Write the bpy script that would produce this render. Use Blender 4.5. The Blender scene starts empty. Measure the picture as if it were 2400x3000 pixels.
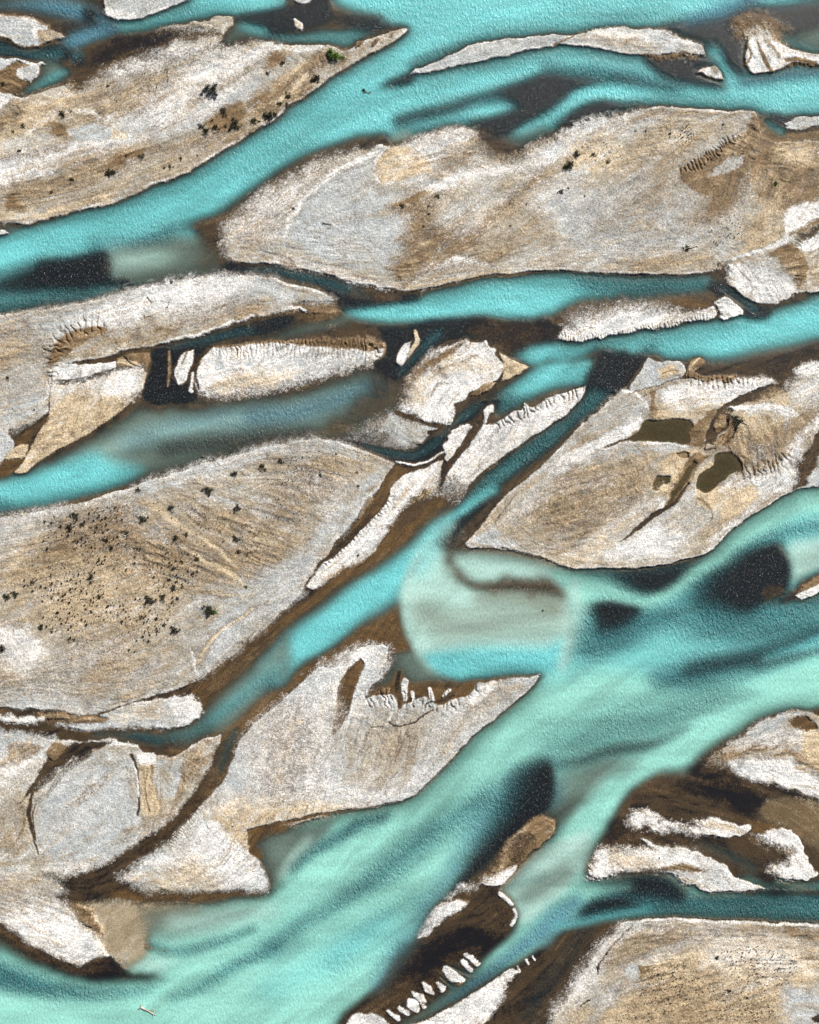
import bpy, math, random
import numpy as np
from mathutils import Vector

# ------------------------------------------------------------------ camera, sky, sun, exposure
sc = bpy.context.scene
PX = 0.125                      # metres on the ground for one digitised survey unit
WID, HEI = 2400, 3000
cam_d = bpy.data.cameras.new('camera')
cam = bpy.data.objects.new('camera', cam_d)
sc.collection.objects.link(cam)
cam_d.sensor_fit = 'VERTICAL'
cam_d.sensor_height = 24
CAM_H = 520.0
cam_d.lens = 24 * CAM_H / (HEI * PX)
cam.location = (0, 0, CAM_H)
cam.rotation_euler = (0, 0, 0)
cam_d.clip_end = 5000
sc.camera = cam

SUN_EL, SUN_AZ = 38.0, 38.0     # azimuth counted from +Y towards +X
world = bpy.data.worlds.new('World')
sc.world = world
world.use_nodes = True
nt = world.node_tree
bg = nt.nodes['Background']
sky = nt.nodes.new('ShaderNodeTexSky')
sky.sky_type = 'NISHITA'
sky.sun_disc = False
sky.sun_elevation = math.radians(SUN_EL)
sky.sun_rotation = math.radians(SUN_AZ)
nt.links.new(sky.outputs[0], bg.inputs[0])
bg.inputs[1].default_value = 0.05
sun_d = bpy.data.lights.new('sun', 'SUN')
sun_d.energy = 4.8
sun_d.angle = math.radians(0.5)
sun_d.color = (1.0, 0.94, 0.85)
sun = bpy.data.objects.new('sun', sun_d)
sc.collection.objects.link(sun)
to_sun = Vector((math.sin(math.radians(SUN_AZ)) * math.cos(math.radians(SUN_EL)),
                 math.cos(math.radians(SUN_AZ)) * math.cos(math.radians(SUN_EL)),
                 math.sin(math.radians(SUN_EL))))
sun.rotation_euler = to_sun.to_track_quat('Z', 'Y').to_euler()
sc.view_settings.view_transform = 'Standard'
sc.view_settings.look = 'None'
sc.view_settings.gamma = 1
sc.view_settings.exposure = 0.4

TRACES = """
# ---------- tile A : water and wet ground of the north west ----------
P b A 50 | -20,15 300,0 600,40 680,120 740,190 640,180 480,130 250,90 -20,55
L k A 40 o.8 | 560,120,40 640,170,25 450,180,40 330,175,25
L k A 20 | 540,70,20 620,110,30 700,150,40 760,170,40
L b A 20 | 620,110,20 700,155,30 800,165,35
L c A 30 | 760,165,40 900,145,45 1050,110,55 1250,60,70 1450,20,80 1725,-10,90
P k A 30 | 1480,110 1530,80 1725,50 1900,10 2060,-20 2080,60 2100,120 1990,160 1800,205 1725,210 1600,170 1500,150
L b A 25 | 720,185,40 600,215,45 480,255,50 400,290,35
L k A 20 o.9 | -20,300,85 150,320,80 380,350,75
L t A 18 | -20,305,40 100,320,40 250,345,45 380,340,35
P B A 40 | 420,380 560,310 650,240 800,210 1100,180 1420,200 1400,230 1250,270 1000,350 800,420 650,480 520,520 470,580 400,560 130,620 60,600 100,500
L k A 30 | 440,340,25 500,370,45
L t A 20 | 470,370,22 500,340,18
L u A 30 | 250,420,35 330,440,50 300,500,30
L c A 25 o.9 | 160,585,20 250,530,32 330,500,30 410,460,20
P M A 25 | -20,430 80,400 200,400 230,430 150,520 60,590 -20,560
P u A 30 | 1480,130 1560,140 1640,190 1700,230 1640,240 1540,220 1420,290 1400,270 1450,200
# ---------- first main channel ----------
P c B 20 | 350,-30 400,30,60 560,70,50 700,110,40 830,170,20 870,190 760,265 600,350 420,455 280,560 115,655 60,700 0,765 -165,860 -285,930 -435,1030 -555,1100 -665,1145 -795,1180 -845,1215 -965,1265 -1085,1300 -1275,1345 -1495,1405 -1600,1450 -1760,1500 -1760,2000 -1500,1940 -1175,1904 -895,1819 -625,1779 -400,1744 -300,1650,60 -470,1490,80 -330,1340,60 -150,1230,50 0,1110,50 170,1010,50 400,910,50 560,870,50 720,860,30 760,900 860,870 1000,840 1150,800 1300,830,40 1450,860,40 1600,900,40 1725,850,40 2025,780,30 2300,680 2425,672 2700,690 3020,705 3480,760 3480,-30
L c A 25 o.9 | 1530,160,25 1640,190,30 1760,235,32 1900,250,36 2050,240,45 2200,250,50 2300,200,50 2450,150,60
P k B 25 | -20,60 120,40 330,-20 350,60 380,120 320,155 170,190 130,215 -20,210
P k B 40 o.9 | 370,120 500,90 700,100 700,140 760,180 640,200 500,195
L k B 25 | 560,190,12 680,170,20 760,190,16
L k B 22 | 690,540,8 760,520,22 850,490,32 880,465,22
L k B 40 o.5 | 880,400,16 1000,340,14 1200,280,12
# dark riffles of the east
L k B 60 o.95 | 1800,510,50 1550,570,45 1300,620,25 1150,670,32 950,720,32 800,770,28
L t B 60 o.8 | 1300,640,16 1500,610,25 1725,600,30
P k B 35 | 1230,770 1400,735 1550,690 1725,640 1850,560 1900,620 1760,720 1650,770 1560,810 1500,850 1400,870 1290,820
P k C 50 | -300,590 -100,500 0,470 200,465 380,495 420,530 250,560 100,620 0,690 -120,720
L t C 60 | 0,430,25 300,450,40 600,510,40 850,560,30
L k C 45 o.8 | 420,490,14 600,540,14 800,570,14
P k C 40 | 600,350 700,345 900,350 1000,360 1080,400 950,440 960,465 1120,520 1150,560 1000,545 800,500 650,420
P k C 60 | 780,150 1000,110 1200,60 1400,40 1760,-10 1760,250 1600,240 1450,200 1250,180 1250,300 1270,440 1230,470 1100,380 1050,300 1000,280 800,215 700,190
L b C 70 | 900,140,30 1100,70,40 1300,10,50
P M C 60 o.9 | 1170,120 1300,80 1420,140 1500,190 1560,260 1450,290 1300,250 1200,230
P u C 50 | 1520,270 1600,210 1760,150 1760,340 1650,300
L t C 20 | 1060,270,20 1110,350,30 1140,440,35
L c C 18 | 1070,330,16 1110,400,24 1150,480,30 1200,540,40
L b C 60 | 1250,530,30 1400,480,30 1600,470,30 1760,440,30
L M C 40 | 1480,430,14 1600,415,18 1760,420,18
L c C 40 | -130,830,25 0,755,40 120,680,40 230,600,35 350,565,35 500,580,35 700,605,45 900,630,55 1200,640,70 1400,620,90 1760,640,90
P k C 35 | 60,790 200,690 330,630 450,640 620,645 520,680 400,715 250,760 120,810
P B C 30 | 0,850 150,810 300,770 450,710 600,660 560,640 650,660 600,690 400,740 300,790 150,880 0,930 -100,920
P B B 50 | 1290,830 1400,870 1500,870 1600,910 1725,900 1725,930 1600,1000 1500,1030 1400,1010 1320,950
P u B 30 o.8 | 1450,870 1550,850 1700,800 1760,830 1650,890 1550,910
P v B 15 | 735,870 850,830 900,860 840,890 750,905
# ---------- second channel (E/F) ----------
P k D 25 | -20,250,100 200,170,80 250,130,40 450,95,30 620,65,20 680,75,8 685,130,8 710,180,8 720,250,8 830,255,10 840,290,10 800,310,15 600,320,60 400,360,80 -20,340,100
P u D 40 | 690,60,8 850,30,60 1100,-20,60 1400,0,60 1450,100 1430,200 1300,240,20 1100,265,15 850,300,10 845,270,8 830,255,8 730,245,8 700,150,8
P O D 80 o.8 | 1250,60 1450,-60 1560,20 1500,120 1400,180 1200,150
L u D 80 o.6 | 900,150,20 1200,120,20 1400,80,16
P v D 90 o.7 | 700,60 900,50 1100,100 1000,160 800,200 720,200
L t D 80 o.8 | 600,40,30 900,10,40 1100,-60,30
L e D 60 | -20,420,40 200,400,40 400,370,30 600,335,20
L c D 90 | -20,150,40 200,60,40 500,20,40
P B D 60 | 1150,-60 1400,-150 1600,-20 1540,80 1450,100 1300,20
P k D 30 | 1400,180 1440,100 1530,100 1560,220 1450,240
P k E 15 | -250,200 -190,150 -100,145 0,165 200,200 400,250 600,300 700,330 820,335 930,320 940,370 850,400 600,432 430,450 400,430 390,380 330,330 200,270 0,245 -250,240
L t E 20 | -150,200,25 50,210,28 250,250,28 450,310,32 600,350,25
L B E 20 o.7 | 500,330,25 650,365,25 800,365,20
P c E 40 | 430,450,10 600,432,10 800,405,10 930,375,10 970,340,30 1150,300,40 1300,260,40 1500,240,30 1725,225,30 2025,220,30 2325,240,30 2600,240,30 2760,230,40 2790,300,60 2500,360,80 2200,370,80 1900,430,80 1725,490,60 1500,495,20 1200,490,15 950,510,10 750,530,20 600,520,30 480,490,30
P t F 120 o.75 | 200,230 1050,225 1080,330 700,370 300,340
P O F 80 | -30,500 300,385 600,365 900,360 1060,320 1080,400 1000,440 900,470 700,420 500,430 300,480 200,520 0,560
L O E 14 | 950,335,6 1200,280,10 1500,225,12 1725,212,12 2025,215,6 2325,232,6 2625,235,6
P B F 30 | -20,530 200,510 300,520 200,600 100,590 -20,610
P K F 30 o.8 | -20,500 150,500 250,480 300,440 600,360 300,420 -100,520
# third channel
P c F 25 | -220,740,40 -150,690,60 0,650 200,650 450,610 600,580 800,560 950,535 1100,510 1240,480,15 1360,520,20 1440,450,40 1620,400,30 1725,340,60 1760,340 1760,620 1600,660,60 1400,700,60 1200,740,60 1000,780,60 880,770 760,765,20 690,720,20 500,730,30 450,720 350,700 200,750 0,790 -100,800,20
P c F 20 | 0,795 150,770 300,760 280,820 250,860 243,930 160,930,50 0,965,40 -170,1040,50 -300,1110,40 -350,1040 -270,950 -150,860
L B F 16 | -90,800,8 50,775,8 200,755,6
P t F 60 o.8 | -360,1050 -250,960 -150,1000 -200,1080 -310,1110
L t F 35 | 600,700,14 680,660,10
P k F 12 | 350,700,40 460,715 600,725 640,780 600,840 570,900 540,945 480,960 400,1010 310,1100 250,1050 230,960 245,900 280,830 320,760
P e F 10 | 240,960,50 320,960,50 430,975 310,1100 150,1230 0,1350 -150,1450 -350,1600 -480,1700 -560,1770 -620,1780 -580,1710 -450,1560 -300,1400 -130,1290 0,1190 130,1110 200,1030
L k F 14 o.7 | 400,1010,10 150,1225,10 -100,1405,10 -400,1640,10
L k F 8 o.8 | 230,990,6 120,1110,8 0,1180,8 -150,1290,8 -430,1520,12
L B F 16 | -430,1700,10 -300,1610,12 -150,1500,8
# ---------- wide murky channel (D) ----------
P u D 60 | -20,1530,60 100,1490 300,1380 600,1220 900,1060 1200,1010 1500,1000 1725,980 2000,900 2250,830 2400,870 2550,950 2500,1100 2300,1250 2050,1270 1725,1300 1400,1385 1000,1490 850,1520 500,1640 0,1700
L b D 80 o.6 | 2450,900,30 2150,1000,55 1850,1100,60 1450,1140,60 1100,1200,55 800,1290,40
L v D 90 o.55 | 1000,1220,30 1250,1200,30 1500,1130,25
L v D 80 o.5 | 300,1480,30 600,1350,40 900,1240,30
L k D 70 o.6 | 1050,1330,35 1300,1290,40 1600,1270,40 1950,1240,30
P B D 70 o.8 | 2300,880 2450,850 2550,950 2500,1050 2300,1200 2000,1240 2100,1130 2300,1000
P c D 60 | -30,1540 100,1500,40 250,1440,60 400,1390,60 600,1340 700,1400,80 900,1450,60 850,1510,30 700,1590,25 500,1640,20 300,1690,15 0,1740,10 -30,1750
L t D 60 o.7 | -20,1680,30 60,1680,20
L B D 40 | 300,1390,20 500,1260,20 700,1160,25 850,1060,25 1000,1050,30 1300,1025,22 1725,990,25 2000,920,25 2300,820,30
L B D 25 o.8 | 500,1640,6 900,1520,10 1300,1400,12 1725,1300,12 1990,1255,8
# stream south of the long bar
P K E 50 | -400,540 -200,510 0,465 200,440 400,400 420,450 300,500 150,560 50,600 -100,610 -300,640
P M E 40 | 0,440 200,400 390,400 430,480 430,540 300,540 200,470 100,450
L u E 40 | -60,620,16 100,600,22 300,550,30 450,510,25
L W E 12 | 0,440,14 100,430,12 190,455,10
L M E 20 | 0,645,14 200,650,14 400,655,20 600,660,30 680,680,25
P k D 30 | 940,700 1050,660 1200,625 1400,565 1550,515 1740,470 1900,480 1800,560 1700,600 1500,640 1300,680 1100,690
L t D 25 | 1000,680,20 1200,650,25 1400,610,25 1600,570,20
# ---------- LAND ----------
P N A 8 r30 e14 | -30,1400 180,1425 230,1405 450,1345 640,1300 760,1265 880,1215 930,1180 1060,1145 1170,1100 1290,1030 1440,930 1560,860 1725,765 1785,715 1840,655 2005,560 2145,455 2325,350 2485,265 2575,190 2555,180 2425,225 2285,275 2185,325 2075,287 1925,285 1775,285 1725,272 1690,260,12 1600,270,25 1450,300,30 1340,312,30 1200,340,60 1000,410,70 800,450,70 650,490,60 500,570,30 460,600,20 410,540 380,540 140,610 60,600 0,690 -30,700
P N A 12 | 1430,97 1475,120 1470,160 1410,230 1380,270 1250,320,50 1000,370,60 900,330,60 1000,260,60 1150,200,60 1000,190,30 1200,155,15 1300,135
L K A 50 o.9 | 700,240,20 900,240,30 1050,260,50 1250,220,30 1400,205,16
P K A 70 o.8 | 560,380 700,260 900,220 1150,230 1100,290 900,350 800,390 650,430
P u A 40 | -30,1405 70,1425 100,1465 -30,1500
P G A 8 e12 | -30,1455 30,1460 60,1480 -30,1500
L W A 60 | 1350,290,14 1250,310,20 1000,395,30 850,430,30 700,485,30
P W A 60 | 1725,275 1450,330 1250,400 1150,500 1000,620 850,720 720,790 800,810 1000,760 1150,680 1350,500 1500,430 1725,340
L M A 50 o.7 | 1700,380,20 1580,410,25 1450,500,20 1200,660,16
L M A 60 o.5 | 1080,560,14 950,640,12 800,730,10
P M A 90 o.35 | 480,620 700,480 1000,430 1100,470 1000,580 800,690 650,750 500,720
L G A 70 o.8 | 1725,480,60 1500,600,60 1250,750,60 1000,850,40
P S A 70 o.9 | 150,640 440,560 470,640 550,700 450,720 300,720 150,850 0,960 0,820
L M A 50 o.6 | -20,760,50 100,730,40 130,660,20
L W A 50 o.9 | -20,1090,40 200,1015,36 400,960,30 600,910,26 900,870,16
L W A 35 o.8 | 120,900,14 300,750,16 400,700,14 600,720,14 700,760,10
P G A 20 | 440,840 530,800 690,800 710,850 640,890 500,890
P S A 12 | 710,820 820,830 800,870 700,870
P M A 16 | 230,790 300,770 400,790 440,850 400,870 300,850 330,810
L M A 40 o.8 | 0,1000,12 200,970,14 420,930,10
P M A 60 o.7 | 350,1080 600,970 800,940 1250,870 1500,840 1450,890 1200,970 900,1010 760,1100 500,1180 200,1290 50,1330 0,1180 200,1120
P M A 20 | 40,1290 100,1240 150,1300 200,1330 100,1340 50,1340
P M A 20 | 660,1090 700,1010 780,960 930,940 880,1000 780,1040 720,1110
L W A 40 | 0,1150,16 150,1120,14 350,1050,12
L S A 30 | 0,1370,20 200,1370,20 400,1320,20 700,1240,20
P M A 30 | 1250,800 1400,670 1500,640 1580,700 1560,780 1450,830 1300,850
P M B 40 o.85 | -100,620 0,540 150,420 270,330 460,330 440,420 300,480 240,560 100,660 30,720 -80,760
L S B 20 | 200,480,16 120,570,20 40,650,16
L S B 25 o.9 | 0,560,16 130,450,14 230,390,12
P M B 25 | 0,320 60,320 100,400 30,420 -60,440
L W B 20 | 20,300,14 200,315,16 300,295,12
L M B 8 | 630,290,14 660,260,10
L M B 8 | 535,290,16 560,275,12
L M B 6 | 740,240,10 750,220,8
P G A 8 r20 e12 | 650,-40 665,60 720,120 850,125 960,90 1060,50 1180,10 1240,-40
L W A 20 | 680,80,25 760,100,25 850,100,18
P G A 10 e12 rM20 | -30,95 60,105 150,115 290,160 300,185 230,190 250,240 250,285 120,280 60,240 -30,215
L W A 30 | 100,130,18 200,160,20 230,240,14
P N A 12 | 235,190 320,190 420,230 330,265 260,285
P G A 12 e10 | -30,358 60,362 180,385 275,400 235,420 240,460 190,515 120,480 110,440 200,410 130,390 60,400 0,450 -30,445
P W A 10 | -30,580 70,590 0,690 -30,690
L W B 10 | 140,130,10 160,160,24 170,175,14
L S B 6 | 150,150,10 165,170,10
P G B 8 e10 | 120,-30 140,5 200,28 240,10 250,-30
# middle bar
P N B 8 r22 e10 | -300,1450,60 -200,1350,60 0,1180,40 170,1100,40 400,1000,30 560,950,20 715,925,8 740,925,20 850,910,20 1000,860,20 1150,820,20 1280,830,20 1300,930,60 1400,1000,50 1500,1010,50 1620,960,50 1725,910,50 1875,850,40 2060,790,40 2200,740,30 2425,672,6 2700,690,6 3010,705,6 3050,720 3090,860 3200,905,14 3480,895 3480,1849 3285,1859 3225,1905 3155,1927 3025,1909 2925,1839 2875,1789,30 2875,1709,30 2775,1714 2625,1734 2325,1734 2025,1719 1725,1712 1500,1720 1200,1770 950,1825 830,1832 600,1800 400,1750 200,1700 0,1670 -190,1655 -300,1600,40
L B B 50 o.9 | -150,1260,20 0,1150,24 170,1070,24 400,960,24 560,920,20 700,890,14
P W B 60 o.85 | -290,1460 -100,1280 0,1200 300,1060 500,980 300,1080 150,1250 50,1400 -50,1480 -200,1520
P M B 80 o.6 | -250,1500 -100,1380 0,1330 60,1350 -20,1470 -150,1540
P G B 50 | -60,1560 60,1480 100,1320 250,1200 400,1080 620,960 690,1000 640,1150 700,1200 850,1250 750,1320 800,1370 860,1400 830,1500 800,1600 750,1700 600,1740 300,1680 0,1600
L W B 16 | 60,1500,14 100,1380,12 200,1250,12 330,1140,14 450,1060,12 600,985,18 690,935,18
L M B 60 o.35 | 380,1420,14 600,1370,16 780,1360,10
P S B 14 | 640,1040 720,950 900,930 1000,1000 1000,1100 860,1130 720,1150 640,1120
L W B 8 | 715,935,8 650,1020,9 640,1080,9 660,1140,9
P W B 40 | 720,1150 1000,1140 1200,1080 1450,1040 1760,960 1760,1040 1500,1080 1300,1120 1050,1200 950,1190 850,1160
P W B 50 o.8 | 850,920 1100,840 1250,840 1250,900 1050,960 1000,1040
P M B 40 o.6 | 1000,1140 1080,1060 1200,980 1270,900 1300,950 1200,1050
P M B 50 o.9 | 745,1320 930,1210 1050,1250 1000,1400 1200,1450 1400,1300 1600,1100 1725,1080 1725,1150 1500,1300 1250,1550 1000,1650 900,1720 840,1790 790,1780 750,1690 810,1620 820,1530 870,1430 840,1365 760,1350
L M B 8 | 760,1310,8 900,1250,20 960,1220,14
P N B 60 o.7 | 1050,1300 1400,1150 1700,1000 1725,1080 1400,1280 1100,1420
P W B 70 o.7 | 1640,1270 1725,1200 1900,1100 1850,1180 1725,1330
L W E 22 | 870,300,8 960,210,14 1080,145,18 1230,125,14 1350,165,8
L M E 20 o.8 | 850,290,12 1000,180,10 1150,90,12 1250,30,10
L G E 30 o.7 | 950,290,14 1200,220,18 1400,190,14
L S E 14 | 850,310,6 1000,280,8 1250,240,8 1500,200,8
L M E 14 o.5 | 350,160,6 500,210,8 700,290,6
P W E 30 o.7 | 0,110 150,140 350,180 600,270 750,320 600,290 400,235 150,180 0,160
L G C 40 | 330,780,30 200,840,40 80,920,40 0,960,40
P W C 50 o.7 | -100,960 100,900 300,800 420,740 560,710 450,780 300,850 150,950 -50,1060
P S C 60 | 150,930 400,880 500,1000 420,1050 300,1030 180,1010
P S C 80 o.7 | 650,950 750,850 900,760 1000,800 900,900 750,970
P G C 60 o.8 | 800,1020 1000,900 1200,800 1280,740 1240,830 1100,920 900,1030 820,1060
P G C 60 o.8 | 0,1250 300,1200 500,1150 830,1080 860,1180 1050,1230 950,1390 1050,1440 1000,1540 800,1600 300,1600 100,1500
P M C 150 o.35 | 300,1400 700,1200 900,1300 800,1500 500,1560
P M C 14 o.9 | 1300,715 1350,760 1350,820 1400,880 1470,910 1725,905 1760,1280,40 1600,1290,30 1530,1370,40 1400,1300,60 1300,1290,40 1150,1350,60 950,1400,60 1050,1250,8 900,1180,8 850,1130,8 840,1060,8 900,1030 1100,920 1220,840 1290,750
P G C 16 | 1000,1110 1150,1010 1240,985 1220,1050 1100,1105
P S C 40 o.9 | 1480,940 1600,920 1725,950 1650,1040 1540,1050 1480,1000
P S C 50 o.6 | 1320,1100 1400,1150 1330,1260 1290,1200
P G C 40 o.7 | 1200,1340 1280,1140 1300,1200 1320,1300 1250,1480 1100,1620 1000,1600
P S C 90 o.7 | 1250,1400 1450,1300 1500,1420 1400,1540 1200,1600
P S C 30 o.6 | 90,1010 300,950 320,1030 200,1090
L W C 20 | 160,1090,20 240,1080,14
L W C 12 | 1130,1650,8 1350,1580,14 1530,1510,20 1600,1480,10
P W C 20 | 1530,1490 1520,1400 1550,1310 1760,1265 1760,1350 1640,1440 1560,1480
L K C 20 | 1760,1430,20 1680,1480,20 1600,1510,10
L M C 20 | 1760,1390,20 1640,1450,14 1560,1490,10
P W C 14 | 1600,1545 1725,1480 1760,1480 1760,1570 1620,1575
P B F 30 | 1050,205 1150,150 1200,170 1190,240 1150,290 1080,260
P M F 14 | 1360,100 1500,40 1580,25 1640,120 1640,250 1580,330 1540,290 1500,180 1420,130
P W F 30 | 1150,170 1260,170 1450,230 1530,300 1556,350 1440,414 1300,396 1200,320 1160,260
P G F 40 | 1260,160 1380,120 1480,170 1530,280 1400,230
P S F 40 o.6 | 1600,320 1650,200 1720,100 1760,60 1760,250
L K F 14 | 1450,425,6 1520,400,12 1610,400,10
P k F 14 | 1040,300 1070,260 1140,290 1220,340 1300,400 1440,430 1430,490 1370,520 1290,520 1240,480 1235,420 1150,375 1080,400
L t F 14 | 1120,310,16 1220,380,20 1330,450,28
P W F 20 rK16 | -40,610,40 200,560,60 180,520,80 350,470,60 560,425,60 700,440,60 850,490,40 1000,450,20 1050,430,8 1080,460,8 1070,500,8 1000,520,8 830,553,8 700,565,8 550,590,8 400,620,8 200,645,8 80,640,8
P W F 6 rK14 | 1068,400 1120,373 1180,395 1240,450 1240,480 1190,485 1130,512 1100,500
L K F 5 | 1075,420,4 1100,490,6
# bars of the left middle
P N D 8 r20 e12 | -30,482 200,457 400,425 600,390 800,337 1000,305 1200,262 1400,243 1550,233 1725,255 1925,300 2060,345 2115,388 1925,396 1800,425,30 1725,465,15 1500,525 1350,570 1200,620 1000,668 900,692 790,702 700,745 560,770 450,785 360,800 330,870 325,930 318,1080 200,1160 80,1200 45,1190 50,1250 85,1310 30,1380 15,1450 -30,1490
P G D 50 | -30,490 400,430 800,350 1200,270 1550,235 2100,380 1800,390 1500,380 1300,460 1100,450 900,520 700,560 500,560 380,640 340,780 200,700 100,560 -30,530
P W D 40 o.9 | 450,520 800,370 1200,280 1500,260 1500,340 1250,430 1060,450 940,460 900,530 700,560 480,560
L W D 12 | 1725,265,6 1900,300,8 2060,350,8
P M D 60 o.5 | -20,550 150,480 170,520 350,620 300,780 150,700 -20,640
P M D 12 | 340,790 300,800 320,700 360,640 500,560 640,540 690,580 600,620 480,700 380,760
P M D 60 o.6 | 620,600 900,540 1300,440 1500,370 1700,400 1600,480 1300,530 1100,600 850,680 780,690
P N D 14 | 470,760 560,650 640,620 750,680 740,700 600,750
L W D 14 | 1000,655,6 1200,610,8 1400,545,8 1600,490,8
P G D 90 o.9 | -30,900 200,850 320,900 310,1080 150,1150 -30,1190
P G D 10 | -30,1200 50,1240 85,1310 30,1380 -30,1480
P W D 8 | 360,800 450,790 560,800 700,775 770,760 740,810 650,850 560,880 400,895 335,900 340,840
P M D 10 | 740,750 850,720 950,720 940,800 925,860 860,830 780,830 740,800
L S D 6 | 760,770,14 850,790,20 910,840,12
L K D 6 | 780,740,5 830,790,5 900,820,5
L K D 8 | 330,920,11 450,900,11 560,885,11 650,850,11 760,820,12 850,825,8
L K D 8 | 460,785,5 600,770,9 720,740,12 800,705,9 950,685,8
P S D 8 rB16 | 330,930 600,900 760,840 900,830 930,870 920,920 860,1000 800,1060 700,1140 600,1200 470,1270 350,1340 230,1420 160,1480 100,1480 90,1465 150,1400 200,1300 310,1110 320,1000
P W D 40 | 330,935 600,905 760,845 900,835 925,900 850,1000 700,980 500,960 330,1010
P O D 14 | 320,1100 200,1170 100,1250 80,1290 130,1300 230,1220 300,1150
L K D 8 | 310,1105,8 210,1175,10 90,1260,8
P O D 16 | 30,1400 150,1380 100,1450 60,1510 -20,1540 -20,1480
P S D 12 | 90,1310 170,1290 160,1370 30,1400 40,1370
P k D 14 | 945,690 1050,680 1110,685 1340,675 1270,760 1250,850 1290,960 1240,1000 1180,1030 1000,1040 880,1010 920,930 940,860 945,760
L M D 8 | 1065,710,8 1065,850,10 1050,930,8
P W D 8 | 1150,730 1230,700 1210,800 1170,900 1120,920 1100,850
L W D 6 | 1225,850,9 1205,960,14
L M D 6 | 1190,710,5 1150,800,4
P W D 10 rM20 | 1240,920,10 1260,800 1330,690 1400,695 1600,668 1725,650 1880,665 2030,690 2330,710 2420,690 2410,740 2370,790,30 2330,790,40 2100,850,40 1900,900,40 1725,950,40 1500,980,40 1380,1000,40 1280,980,30
L K D 8 | 1330,680,12 1260,760,9 1235,860,7 1260,950,6
P S D 40 o.8 | 1350,950 1500,870 1725,830 1900,830 1800,900 1500,970 1380,990
# delta and the white fans
P k E 16 | 650,560 850,540 960,500 1270,500 1260,560 1300,620 1430,700 1540,745 1440,720 1230,640 1100,640 1000,700 900,800 820,880 740,900 640,830 620,780 700,740 690,650
P K E 30 | 1250,500 1500,500 1725,505 1850,560 1780,660 1600,700 1540,740 1440,710 1250,600
P W E 8 | 775,780 775,740 800,690 860,640 850,720 820,790 800,800
L S E 8 | 900,590,14 900,650,18 870,700,12 850,760,6
L t E 12 | 1050,590,26 960,660,30 880,750,25 800,850,20
P W E 40 | 1080,650,20 1230,645,14 1330,680,8 1430,710,8 1430,760,8 1450,850,8 1400,900,10 1260,1000,8 1170,1070,8 1160,1120,8 1110,1180,8 1000,1160,12 800,1080,30 850,970,60 900,870,60 980,740,60
P M E 30 | 1180,655 1240,660 1150,740 1050,800 950,860 880,920 830,920 900,830 1050,700
L M E 24 o.9 | 1290,740,6 1150,800,14 1000,850,16
P S E 8 | 1440,720 1500,760 1620,805 1500,880 1440,900 1455,850
P M E 10 | 1250,1000 1300,930 1380,905 1410,915 1360,960 1290,1000
P S E 40 o.7 | 1150,780 1400,790 1300,850 1100,870 980,900
P S E 40 o.6 | 830,1000 900,900 1000,920 900,1040
P W E 12 | 1000,1060 1150,960 1160,1100 1110,1170 1000,1150 
P G E 35 | 770,1100 900,1160 1000,1200 1040,1220,8 970,1260,8 940,1310,8 880,1330 720,1310,50 470,1250,60 620,1180,50
P K E 60 o.8 | 430,1240 560,1200 620,1190 760,1250 720,1330 550,1290
L K E 10 | 790,1095,20 870,1130,14 1000,1180,12 1100,1200,14
P k E 10 | 1370,1010 1450,1000 1400,1100 1280,1200 1200,1290 1100,1420 1090,1350 1000,1420 880,1440 760,1420 650,1360 500,1290 380,1250 450,1255 650,1310 800,1335 900,1330 980,1250 1070,1240 1130,1180 1230,1060
L e E 12 | 1340,1040,6 1230,1110,20 1120,1200,14
L t E 15 | 1100,1220,14 1050,1270,20 900,1370,20 700,1350,20 560,1300,15
L B E 10 | 1330,1100,10 1250,1190,14
P W E 8 rK12 | 1350,1070 1380,1052 1400,1060 1395,1100 1370,1110 1340,1180 1420,1160,8 1470,1120 1530,1080 1560,1080 1590,1030 1640,1060 1725,1010 1880,960 1975,935 1950,1000 1850,1110 1725,1190 1600,1270 1400,1410 1250,1540 1150,1640,60 1080,1620,60 1090,1500 1180,1380 1290,1230 1330,1160 1330,1100
P S E 50 o.6 | 1150,1560 1400,1350 1650,1180 1500,1270 1300,1450
P K E 14 | 1335,1180 1400,1150 1480,1100 1420,1170 1380,1190
P W E 12 | 1090,1290 1180,1190 1250,1190 1200,1290 1100,1400 1080,1380
L K E 6 | 1275,1190,16 1200,1310,22 1100,1440,20 1020,1610,12
P K E 60 o.7 | 1020,1600 1150,1480 1200,1560 1250,1560 1150,1700 1000,1725 950,1660
P W H 8 | 740,-40 760,-90 840,-130 1080,-220 1050,-110,20 1010,-10,50 900,50,50 820,80,30 760,200,20 690,280,10 620,370 500,440 350,550 270,595 215,575 290,460 400,380 600,180 720,50
L K E 6 | 770,1430,8 900,1445,14 1020,1400,12 1080,1360,10
L W E 5 | 780,1415,5 900,1425,8 1000,1390,7 1080,1340,6
P S H 20 o.8 | 300,540 500,420 650,320 620,370 500,450 350,550
P S H 12 | 1000,-50 900,0 860,60 950,20 1040,-80
# lower-left scrub bar
P N G 8 r14 e16 | -30,150 200,115 400,75 600,25 850,-57 1100,-137 1400,-227 1725,-307 1995,-355 2205,-317 2365,-247 2495,-192 2375,-17 2325,20 2225,170 2125,280 2055,400 2005,440 1895,620 1725,800 1600,900 1480,1000 1350,1110 1220,1190 1100,1240 960,1275 800,1320 700,1350 600,1385 480,1385 250,1350 0,1345 -30,1345
L O H 10 | 640,40,30 560,170,24 450,290,12 340,410,5
L K H 6 | 700,0,14 640,100,14 560,190,16 450,290,10 330,415,5
L M H 6 | 620,20,16 570,90,14 540,150,8
P O E 8 | 770,1440 870,1460 830,1490 770,1550 730,1600 660,1725 600,1725 690,1560
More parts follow.
